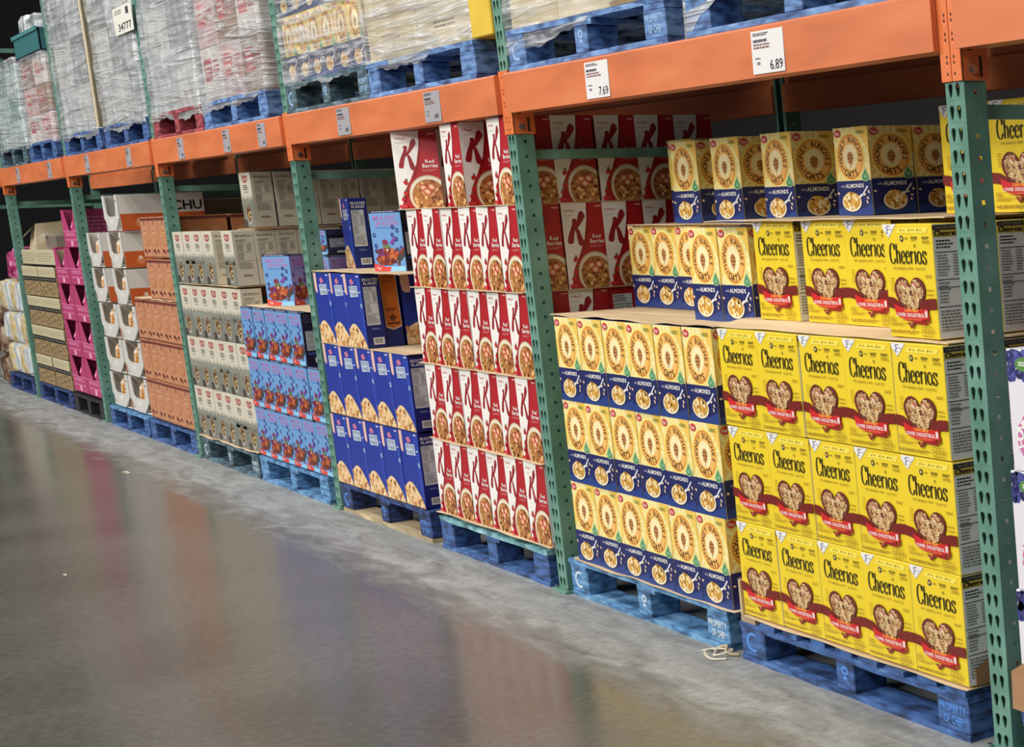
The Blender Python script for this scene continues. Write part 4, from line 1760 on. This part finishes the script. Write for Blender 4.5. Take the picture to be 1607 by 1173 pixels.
WN, WG = 'white and orange snack display tray', 'white and orange display trays'
WZ = [.150, .387, .622]
for r, z in enumerate(WZ):
    for i, x in enumerate((-10.60, -10.015)):
        put('wtray', x-.0*r, .02, z, '%s, %s one in the %s' % (WN, ('left', 'right')[i], ROWN[r]), WG, 'display tray', s=(1.1, 1, 1), jit=False)
        tray_bags('wbag', x, .02, z, .55, '%s white tray of the %s' % (('left', 'right')[i], ROWN[r]))
for r, z in enumerate((.857, 1.093)):
    for i, x in enumerate((-10.665, -9.99)):
        put('wtray', x, .02, z, '%s with side showing, %s one in the %s' % (WN, ('left', 'right')[i], ROWN[3+r]), WG, 'display tray', s=(.86, 1, 1), jit=False)
        tray_bags('wbag', x, .02, z, .43, '%s white tray of the %s' % (('left', 'right')[i], ROWN[3+r]))
put('wtray', -9.975, .02, 1.330, 'topmost white and orange snack display tray with its dark wording in shade', WG, 'display tray', s=(.9, 1.2, 1))
PN, PG = 'pink snack display tray', 'pink display trays'
for r, z in enumerate((.158, .424, .690, .956)):
    for i, x in enumerate((-12.03, -11.475)):
        put('ptray', x, .02, z, '%s, %s one in the %s' % (PN, ('left', 'right')[i], ROWN[r]), PG, 'display tray', jit=False)
        tray_bags('pbag', x, .02, z, .535, '%s pink tray of the %s' % (('left', 'right')[i], ROWN[r]))
put('ptray', -11.49, .02, 1.222, 'topmost pink snack display tray, alone on the right', PG, 'display tray', jit=False)
tray_bags('pbag', -11.49, .02, 1.222, .535, 'topmost pink tray')


# tan cartons, pale bags, brown left items ---------------------------
def make_tan():
    mb_ = MB()
    w_, d, h = .70, .40, .226
    mb_.box(0, 0, 0, w_, d, h, ramp_mat('tan_speckled_print', [(104, 84, 52), (146, 122, 84), (180, 158, 118)], 60, .6, 0, detail=2), ch=.002)
    F, S = box_faces(mb_, w_, d, h)
    F.rect(0, 0, 1, .34, mat(196, 186, 152))
    F.rect(0, .0, 1, .03, mat(226, 216, 186))
    F.lines(.02, .12, .98, .28, 3, mat(170, 158, 124), 111, .4)
    F.rect(0, .34, 1, .49, mat(36, 34, 30))
    for i in range(7):
        F.ell(.08+i*.14, .415, .035, .030, mat(140, 140, 130), 10)
    for i in range(22):
        F.ell(.03+(i*.137) % .95, .55+.37*((i*.37) % 1), .014, .05, mat(84, 62, 36), 8, lay=False)
    return mb_.build('snack_carton')


protos['tan'] = make_tan()
for r, z in enumerate((.139, .373, .607, .842)):
    for i, x in enumerate((-13.50, -12.79)):
        put('tan', x, .01, z, 'tan speckled carton with pale lid strip, %s one in the %s' % (('left', 'right')[i], ROWN[r]), 'tan speckled cartons', 'snack box')
mb = MB()
mb.box(0, 0, 0, .70, .4, .12, mat(196, 186, 152), ch=.003)
Fx = Face(mb, (0, 0, .12), (.70, 0, 0), (0, 0, -.12), (0, -1, 0))
Fx.lines(.04, .2, .96, .8, 4, mat(160, 150, 118), 5, .4)
Fx.rect(0, .9, 1, 1, mat(40, 38, 34))
protos['tanlid'] = mb.build('snack_carton')
for i, x in enumerate((-13.42, -12.71)):
    put('tanlid', x, .01, 1.076, 'low pale carton on the very top of the tan stack, %s one' % ('left', 'right')[i], 'low pale cartons', 'snack box')


def crumple(name, cx, cy, cz, rx, ry, rz_, m, seed, label, group, cat, sub=3):
    bm = bmesh.new()
    bmesh.ops.create_icosphere(bm, subdivisions=sub, radius=1)
    rd = random.Random(seed)
    for v in bm.verts:
        c = v.co
        q = Vector((math.copysign(abs(c.x)**.3, c.x), math.copysign(abs(c.y)**.4, c.y), math.copysign(abs(c.z)**.32, c.z)))
        j = 1+rd.uniform(-.05, .05)
        v.co = Vector((q.x*rx*j, q.y*ry*j, (q.z*j+1.0)*rz_))
    zmin = min(v.co.z for v in bm.verts)
    for v in bm.verts:
        v.co.z -= zmin
    mb_ = MB()
    mb_.bm(bm, m)
    o = mb_.build(name)
    o.location = (cx, cy, cz)
    tag(o, label, cat, group)
    return o


PALE = ramp_mat('pale_bag_print', [(226, 220, 200), (196, 190, 170), (206, 178, 110), (150, 130, 90)], 12, .35, .5)
PALE2 = ramp_mat('white_bag_print', [(232, 230, 222), (206, 208, 206), (150, 170, 186)], 8, .35, .4)
for r, z in enumerate((.138, .405, .672)):
    for i in range(4):
        crumple('snack_bag', -14.72+i*.272, .17, z, .1335, .17, .133, (PALE, PALE2)[(i+r) % 2], 50+r*5+i,
                'pale crumpled snack bag, %s from left in the %s of the far stack' % (ORD[i+1], ROWN[r]), 'pale snack bags', 'bag')
crumple('snack_bag', -13.80, .17, .940, .13, .17, .135, pinkbag[0], 71, 'pink snack bag standing on the pale bags at far left', 'pink snack bags', 'bag')
crumple('snack_bag', -14.10, .17, .940, .13, .17, .12, pinkbag[1], 72, 'darker pink snack bag at the left picture edge', 'pink snack bags', 'bag')
crumple('snack_bag', -14.28, .17, .940, .04, .12, .10, PALE, 73, 'narrow pale snack bag between the pink ones at far left', 'pale snack bags', 'bag', 2)
DKB = ramp_mat('dark_brown_bag_print', [(58, 34, 26), (96, 62, 44), (176, 160, 136)], 10, .4, .3)
for r, z in enumerate((0.002, .27, .54)):
    crumple('snack_bag', -15.27, .2, z+.0, .20, .2, .132, DKB, 80+r, 'dark brown snack sack at the left picture edge, %s' % ROWN[r], 'dark brown sacks', 'bag')
# crumpled film and torn box on the tan stack
TORN = ramp_mat('torn_box_board', [(150, 130, 96), (196, 184, 156)], 8, .7, .3)
mb = MB()
for (p0, p1, p2, p3) in (((0, 0, 0), (.34, 0, 0), (.30, .02, .20), (.05, .03, .16)), ((.34, 0, 0), (.36, .3, 0), (.33, .3, .22), (.30, .02, .20)),
                         ((0, 0, 0), (.05, .03, .16), (.02, .3, .24), (0, .3, 0)), ((0, .3, 0), (.02, .3, .24), (.33, .3, .22), (.36, .3, 0))):
    mb.poly([p0, p1, p2, p3], TORN)
mb.poly([(0, 0, .001), (.34, 0, .001), (.36, .3, .001), (0, .3, .001)], TORN)
mb.poly([(.05, .03, .16), (.30, .02, .20), (.24, -.05, .12), (.06, -.04, .09)], mat(206, 202, 190))
o = mb.build('torn_carton')
o.location = (-13.30, .05, 1.197)
tag(o, 'opened torn carton lying on top of the tan stack', 'box')
mb = MB()
mb.box(0, 0, 0, .42, .35, .10, mat(120, 110, 100), ch=.003)
mb.box(-.02, -.02, .10, .13, .3, .12, mat(190, 180, 160))
o = mb.build('low_carton')
o.location = (-12.72, .08, 1.197)
tag(o, 'low grey carton on the tan stack beside the pink tray', 'box')

# blueberry cartons at the right edge --------------------------------
for r, z in enumerate((.147, .437, .727)):
    for k in range(5):
        put('blueberry', (.130, .142, .158)[r], .004+k*.102, z, 'white blueberry cereal carton at the right edge, %s, %s' % (ROWN[r], ['foremost', 'second deep', 'third deep', 'fourth deep', 'fifth deep'][k]), 'white blueberry cereal cartons')
mb = MB()
mb.box(0, 0, 0, 1.24, .02, .004, KRAFT)
mb.box(0, .0, 0, 1.24, .9, .003, KRAFT)
bmt = [(0, -.012, 0), (.3, -.016, -.004), (.3, -.006, .115), (.06, -.008, .125), (-.008, -.004, .09)]
mb.poly(bmt, KRAFTD)
mb.poly([(p[0], p[1]+.003, p[2]) for p in bmt][::-1], KRAFTD)
mb.poly([(0, -.012, 0), (-.008, -.004, .09), (-.008, .4, .1), (0, .4, 0)], KRAFTD)
o = mb.build('torn_cardboard_tray')
o.location = (.112, -.004, .1395)
tag(o, 'torn brown cardboard tray under the blueberry cartons at the right edge', 'cardboard tray')

# torn brown tray edge on the yellow pallet side and left end ----------
mb = MB()
pts = [(-.0985, .02, .146), (-.0985, .9, .146), (-.0985, .9, .23), (-.0985, .5, .215), (-.0985, .2, .222), (-.0985, .06, .21), (-.0985, .02, .19)]
v3 = [Vector((p[1], p[2], 0)) for p in pts]
for dx in (0, .003):
    for t in tessellate_polygon([v3]):
        mb.poly([(pts[i][0]+dx, pts[i][1], pts[i][2]) for i in t], KRAFTD)
mb.poly([(-.0985, .02, .146), (-.0955, .02, .146), (-.0955, .02, .19), (-.0985, .02, .19)], KRAFTD)
o = mb.build('cardboard_strip')
tag(o, 'brown torn cardboard strip along the side of the lowest yellow cartons', 'cardboard strip')
mb = MB()
mb.box(-1.322, -.004, .140, -1.312, .25, .25, KRAFT, ch=.002)
o = mb.build('cardboard_strip')
tag(o, 'bent kraft strip between the honey cartons and the lowest yellow carton', 'cardboard strip')


# ---------------------------------------------------------------- upper loads
def carton_mat(name, a, b):
    return ramp_mat(name, [a, b], 7, .65, .05)


def load(x, y, z, w_, d, rows, cols, h, mats, label, group, print_col=None, depth_n=1, cat='carton'):
    """individual cartons in a wrapped load: front row only plus right side"""
    cw = w_/cols
    cdp = d/2
    for r in range(rows):
        for c in range(cols):
            mb_ = MB()
            m = mats[(r+c) % len(mats)]
            mb_.box(0, 0, 0, cw-.004, cdp-.004, h-.004, m, ch=.004)
            F = Face(mb_, (0, 0, h-.004), (cw-.004, 0, 0), (0, 0, -(h-.004)), (0, -1, 0))
            S = Face(mb_, (cw-.004, 0, h-.004), (0, cdp-.004, 0), (0, 0, -(h-.004)), (1, 0, 0))
            if print_col:
                for f_ in (F, S):
                    f_.rect(.12, .2, .5, .62, print_col[(r+c) % len(print_col)])
                    f_.lines(.56, .25, .9, .6, 4, print_col[0], r*7+c)
                    f_.lines(.16, .3, .46, .5, 2, WHT, r*7+c+3)
            else:
                F.lines(.3, .7, .7, .8, 2, mat(120, 100, 70), r+c)
            F.rect(0, .48, 1, .50, mats[-1])
            o_ = mb_.build('shipping_carton')
            o_.location = (x+c*cw, y, z+r*h)
            tag(o_, label % (ORD[c+1], ('bottom layer', 'second layer', 'third layer', 'fourth layer', 'fifth layer')[r]), cat, group)


def wrap(x0, y0, z0, x1, y1, z1, m, label, seed, drop=None, puff=.02):
    """stretch film around a load, ragged lower hem"""
    bm = bmesh.new()
    rd = random.Random(seed)
    nx, ny, nz = 90, 30, 30
    per = []
    for i in range(nx):
        per.append((x0+(x1-x0)*i/nx, y0, i/nx, 0))
    for i in range(ny):
        per.append((x1, y0+(y1-y0)*i/ny, i/ny, 1))
    for i in range(nx):
        per.append((x1-(x1-x0)*i/nx, y1, i/nx, 2))
    for i in range(ny):
        per.append((x0, y1-(y1-y0)*i/ny, i/ny, 3))
    n = len(per)
    ph = [rd.uniform(0, 6) for _ in range(8)]
    grid = []
    for j in range(nz+1):
        row = []
        for k, (px, py, t, sd) in enumerate(per):
            a = k/n*2*math.pi
            lo = z0
            if drop:
                lo = z0+drop(t if sd == 0 else (1 if sd == 1 else .5))
            sp = px*(1 if sd in (0,) else 1)+py
            lo += .012*math.sin(sp*6+ph[0])+.006*math.sin(sp*19+ph[1])+.003*math.sin(sp*53+ph[5])
            z = lo+(z1-lo)*j/nz
            o_ = puff*(.5+.25*math.sin(z*13+sp*4+ph[2])+.2*math.sin(z*34-sp*5+ph[3])+.12*math.sin(sp*7+z*60+ph[4]))
            dx = (-o_ if sd == 3 else o_ if sd == 1 else 0)
            dy = (-o_ if sd == 0 else o_ if sd == 2 else 0)
            row.append(bm.verts.new((px+dx, py+dy, z)))
        grid.append(row)
    for j in range(nz):
        for k in range(n):
            f = bm.faces.new((grid[j][k], grid[j][(k+1) % n], grid[j+1][(k+1) % n], grid[j+1][k]))
            f.smooth = True
    mb_ = MB()
    me = bpy.data.meshes.new('stretch_wrap')
    bm.to_mesh(me)
    bm.free()
    me.materials.append(m)
    o_ = link(bpy.data.objects.new('stretch_wrap', me))
    tag(o_, label, 'plastic wrap', 'plastic stretch wraps on the upper loads')
    return o_


LZ = UZ+.138
TANC = [carton_mat('tan_case_board', (196, 176, 132), (214, 196, 156)), carton_mat('beige_case_board', (206, 190, 156), (222, 208, 178)), carton_mat('case_tape', (160, 136, 98), (176, 150, 110))]
GYC = [carton_mat('grey_case_board', (176, 176, 176), (198, 198, 198)), carton_mat('pale_case_board', (206, 204, 200), (190, 186, 184)), carton_mat('grey_tape', (120, 120, 122), (140, 140, 140))]
RDC = [carton_mat('red_white_case_board', (214, 206, 200), (196, 186, 180)), carton_mat('pinkish_case_board', (206, 180, 176), (190, 150, 148)), carton_mat('brown_tape', (130, 100, 80), (150, 120, 96))]
TLC = [carton_mat('teal_grey_case_board', (150, 176, 172), (186, 200, 196)), carton_mat('mint_case_board', (196, 210, 206), (166, 190, 186)), carton_mat('teal_tape', (60, 110, 110), (80, 130, 128))]
YLC = [carton_mat('yellow_case_board', (206, 172, 36), (220, 186, 56)), carton_mat('mustard_case_board', (196, 176, 120), (206, 186, 130)), carton_mat('brown_case_tape', (140, 112, 60), (150, 120, 70))]
UG = 'cartons in the wrapped upper loads'
load(-1.30, .018, LZ, 1.22, 1.0, 1, 3, .42, GYC, 'grey-white wrapped carton above the yellow cartons, %s from left, %s', UG)
load(-2.66, .018, LZ, 1.22, 1.0, 1, 3, .42, TANC, 'beige wrapped carton up above the honey cartons, %s from left, %s', UG)
load(-4.20, .018, LZ, 1.20, 1.0, 2, 2, .33, [TANC[0], TANC[1], TANC[2]], 'tan wrapped carton above the berry cartons, %s from left, %s', UG)
mb = MB()
mb.box(0, 0, 0, .20, .96, .40, YLC[0], ch=.004)
Fy = Face(mb, (.20, 0, .40), (0, .96, 0), (0, 0, -.40), (1, 0, 0))
Fy.rect(.11, .0, .30, .42, mat(24, 26, 60))
Fy.rect(.14, .16, .20, .32, mat(206, 210, 214))
Fy.lines(.08, .62, .3, .68, 1, mat(110, 90, 20), 3, .8)
o = mb.build('shipping_carton')
o.location = (-2.992, .0, LZ)
tag(o, 'plain yellow carton with dark square mark beside the rack upright, up high', 'carton', UG)
for r in range(2):
    for i in range(6):
        put('honey', -5.385+i*.193, .018, LZ+r*.2905, 'honey cereal carton wrapped in film in the upper load, %s from left, %s' % (ORD[i+1], ('lower layer', 'upper layer')[r]), HG, s=(.98, 1, 1))
    for k in range(1, 4):
        put('honey', -5.385+5*.193, .018+k*.147, LZ+r*.2905, 'honey cereal carton in the upper load, %s deep on its right side, %s' % (ORD[k+1], ('lower layer', 'upper layer')[r]), HG, s=(.98, 1, 1))
load(-6.92, .018, LZ, 1.20, 1.0, 3, 3, .27, RDC, 'carton with red print in the wrapped upper load, %s from left, %s', UG, [mat(176, 50, 60), mat(206, 96, 96)])
load(-8.10, .018, LZ, 1.10, 1.0, 3, 2, .29, GYC, 'grey wrapped carton above the red pallet, %s from left, %s', UG)
load(-9.45, .018, LZ, 1.19, 1.0, 4, 3, .29, GYC, 'grey carton in the tall wrapped load, %s from left, %s', UG)
load(-10.82, .018, LZ, 1.17, 1.0, 4, 2, .30, GYC, 'pale carton in the tall load left of the corner board, %s from left, %s', UG)
load(-12.20, .018, LZ, 1.02, 1.0, 3, 2, .195, RDC, 'low carton with red print in the far upper tower, %s from left, %s', UG, [mat(170, 36, 44), mat(190, 90, 80)])
load(-13.50, .018, LZ, 1.17, 1.0, 3, 2, .20, TLC, 'mint-grey carton in the far left upper load, %s from left, %s', UG)
WZT = 2.62
wrap(-1.315, .002, LZ-.02, -.055, .98, LZ+.46, WRAP_T, 'cloudy stretch wrap hanging loose over the load above the yellow cartons', 1, lambda t: -.11*max(0, 1-t*4)+.10*min(1, max(0, t*2.2-.55)), .014)
wrap(-2.675, .002, LZ-.02, -1.425, .98, LZ+.46, WRAP, 'slanting stretch wrap over the load above the honey cartons', 2, lambda t: -.10*max(0, 1-t*1.3)+.03, .010)
wrap(-4.215, .002, LZ-.02, -2.99, .98, LZ+.70, WRAP_B, 'stretch wrap with crossing folds over the tan load above the berry cartons', 3, lambda t: -.03+.05*t, .010)
wrap(-5.39, .002, LZ-.02, -4.235, .98, LZ+.70, WRAP, 'stretch wrap over the honey cartons of the upper load', 4, lambda t: -.06*max(0, 1-t*3), .010)
wrap(-6.94, .002, LZ-.02, -5.70, .98, LZ+.86, WRAP_B, 'stretch wrap over the red-printed upper load', 5, lambda t: -.05*(1-t), .012)
wrap(-8.11, .002, LZ-.02, -6.98, .98, LZ+.90, WRAP_T, 'cloudy stretch wrap over the grey load on the red pallet', 6, lambda t: -.03, .014)
wrap(-9.47, .002, LZ-.02, -8.28, .98, LZ+1.25, WRAP_T, 'cloudy stretch wrap over the tall load with the number sheet', 7, lambda t: -.02, .014)
wrap(-10.83, .002, LZ-.02, -9.63, .98, LZ+1.25, WRAP_T, 'cloudy stretch wrap over the tall load left of the corner board', 8, lambda t: -.02, .014)
wrap(-12.22, .002, LZ-.01, -11.16, .98, LZ+.60, WRAP, 'stretch wrap over the low red-printed tower', 9, None, .010)
wrap(-13.52, .002, LZ-.02, -12.31, .98, LZ+.64, WRAP_T, 'cloudy teal-looking stretch wrap at the far left of the upper level', 10, None, .014)
# corner board, number sheet, bin
mb = MB()
mb.box(0, 0, 0, .012, .06, 1.3, TANC[1])
mb.box(0, 0, 0, .05, .008, 1.3, TANC[1])
o = mb.build('corner_board')
o.location = (-9.56, -.022, LZ)
tag(o, 'tall tan cardboard corner board between the two grey upper loads', 'corner board')
mb = MB()
mb.box(0, 0, 0, .34, .002, .19, mat(226, 224, 214), ch=.0004)
Fn = Face(mb, (0, 0, .19), (.34, 0, 0), (0, 0, -.19), (0, -1, 0))
Fn.lines(.1, .12, .5, .3, 2, GRY, 4, .5)
Fn.text('34777', .22, .62, .92, .90, mat(60, 60, 60), True)
Fn.rect(.7, .1, .85, .35, mat(70, 70, 70))
o = mb.build('number_sheet')
o.location = (-8.62, -.022, 2.455)
o.scale = (1.45, 1, .80)
tag(o, 'white paper sheet reading 34777 stuck on the tall wrapped load', 'paper sheet')
mb = MB()
TEAL = mat(54, 108, 112)
mb.box(0, 0, 0, 1.0, .8, .02, TEAL)
for (a, b, c, d_) in ((0, 0, 1.0, .015), (0, .785, 1.0, .8), (0, 0, .015, .8), (.985, 0, 1.0, .8)):
    mb.box(a, b, 0, c, d_, .17, TEAL, ch=.003)
mb.box(-.01, -.01, .15, 1.01, .0, .175, mat(70, 130, 132))
o = mb.build('storage_bin')
o.location = (-12.19, 0, LZ+.590)
tag(o, 'teal flat bin on top of the far red-printed tower', 'bin')
crumple('plastic_bundle', -11.95, .2, LZ+.612, .21, .17, .15, ramp_mat('silver_film', [(70, 72, 76), (190, 196, 200), (235, 238, 240)], 16, .2, .6), 91, 'silvery crumpled plastic bundle in the teal bin', None, 'plastic bundle')

# ---------------------------------------------------------------- bulk boxes behind, on the far side of the rack
DK = ramp_mat('bulk_box_board', [(92, 70, 54), (120, 92, 70)], 5, .8)
names = ['behind the yellow cartons', 'behind the honey cartons', 'behind the berry cartons', 'behind the flake cartons', 'behind the sky-blue cartons',
         'behind the granola cartons', 'behind the brown cartons', 'behind the white trays', 'behind the pink trays', 'behind the tan stack', 'behind the pale bags']
for i, x in enumerate((-1.30, -2.62, -4.02, -5.36, -6.78, -8.08, -9.5, -10.82, -12.2, -13.55, -14.95)):
    mb = MB()
    hh = (1.50, 1.42, 1.55, 1.46)[i % 4]
    mb.box(0, 0, 0, 1.2, .95, hh, DK, ch=.006)
    F = Face(mb, (0, 0, hh), (1.2, 0, 0), (0, 0, -hh), (0, -1, 0))
    for v in (.2, .45, .7):
        F.rect(0, v, 1, v+.008, mat(40, 34, 30))
    for u in (.33, .66):
        F.rect(u, 0, u+.01, 1, mat(60, 48, 38))
    F.rect(.1, .05, .4, .14, mat(90, 86, 80))
    o = mb.build('bulk_box')
    o.location = (x, 1.28, 0)
    tag(o, 'dark brown bulk box on the rear side of the rack, %s' % names[i], 'box', 'bulk boxes on the rear side of the rack')

# ---------------------------------------------------------------- small litter on the floor
mb = MB()
pts = smooth([(0, 0, .004), (.05, .02, .012), (.10, -.01, .008), (.13, .03, .016), (.08, .05, .010), (.03, .03, .006), (.06, -.02, .014), (.12, -.03, .006), (.16, .0, .005)], 5)
mb.tube(pts, .004, mat(206, 196, 176, .4), 6)
pts = smooth([(.02, .04, .006), (.07, .045, .02), (.12, .02, .012), (.15, .045, .006)], 5)
mb.tube(pts, .005, mat(190, 172, 140, .5), 6)
o = mb.build('twine_scrap')
o.location = (-1.52, -.045, 0)
tag(o, 'tangled pale twine scrap on the floor by the yellow cartons pallet', 'twine')
for i, (x, y, s, lb) in enumerate(((-7.92, -.42, .055, 'small pale paper scrap on the dark floor below the brown cartons'), (-4.83, -1.153, .022, 'tiny white crumb on the dark polished floor, alone at left'))):
    mb = MB()
    mb.poly([(0, 0, .002), (s, -.2*s, .002), (s*1.1, .3*s, .006), (.1*s, .35*s, .003)], mat(236, 226, 200))
    mb.poly([(s*1.3, -.1*s, .002), (s*2.2, 0, .002), (s*2.1, .3*s, .005), (s*1.3, .25*s, .003)], mat(236, 226, 200))
    o = mb.build('paper_scrap')
    o.location = (x, y, 0)
    tag(o, lb, 'paper scrap')
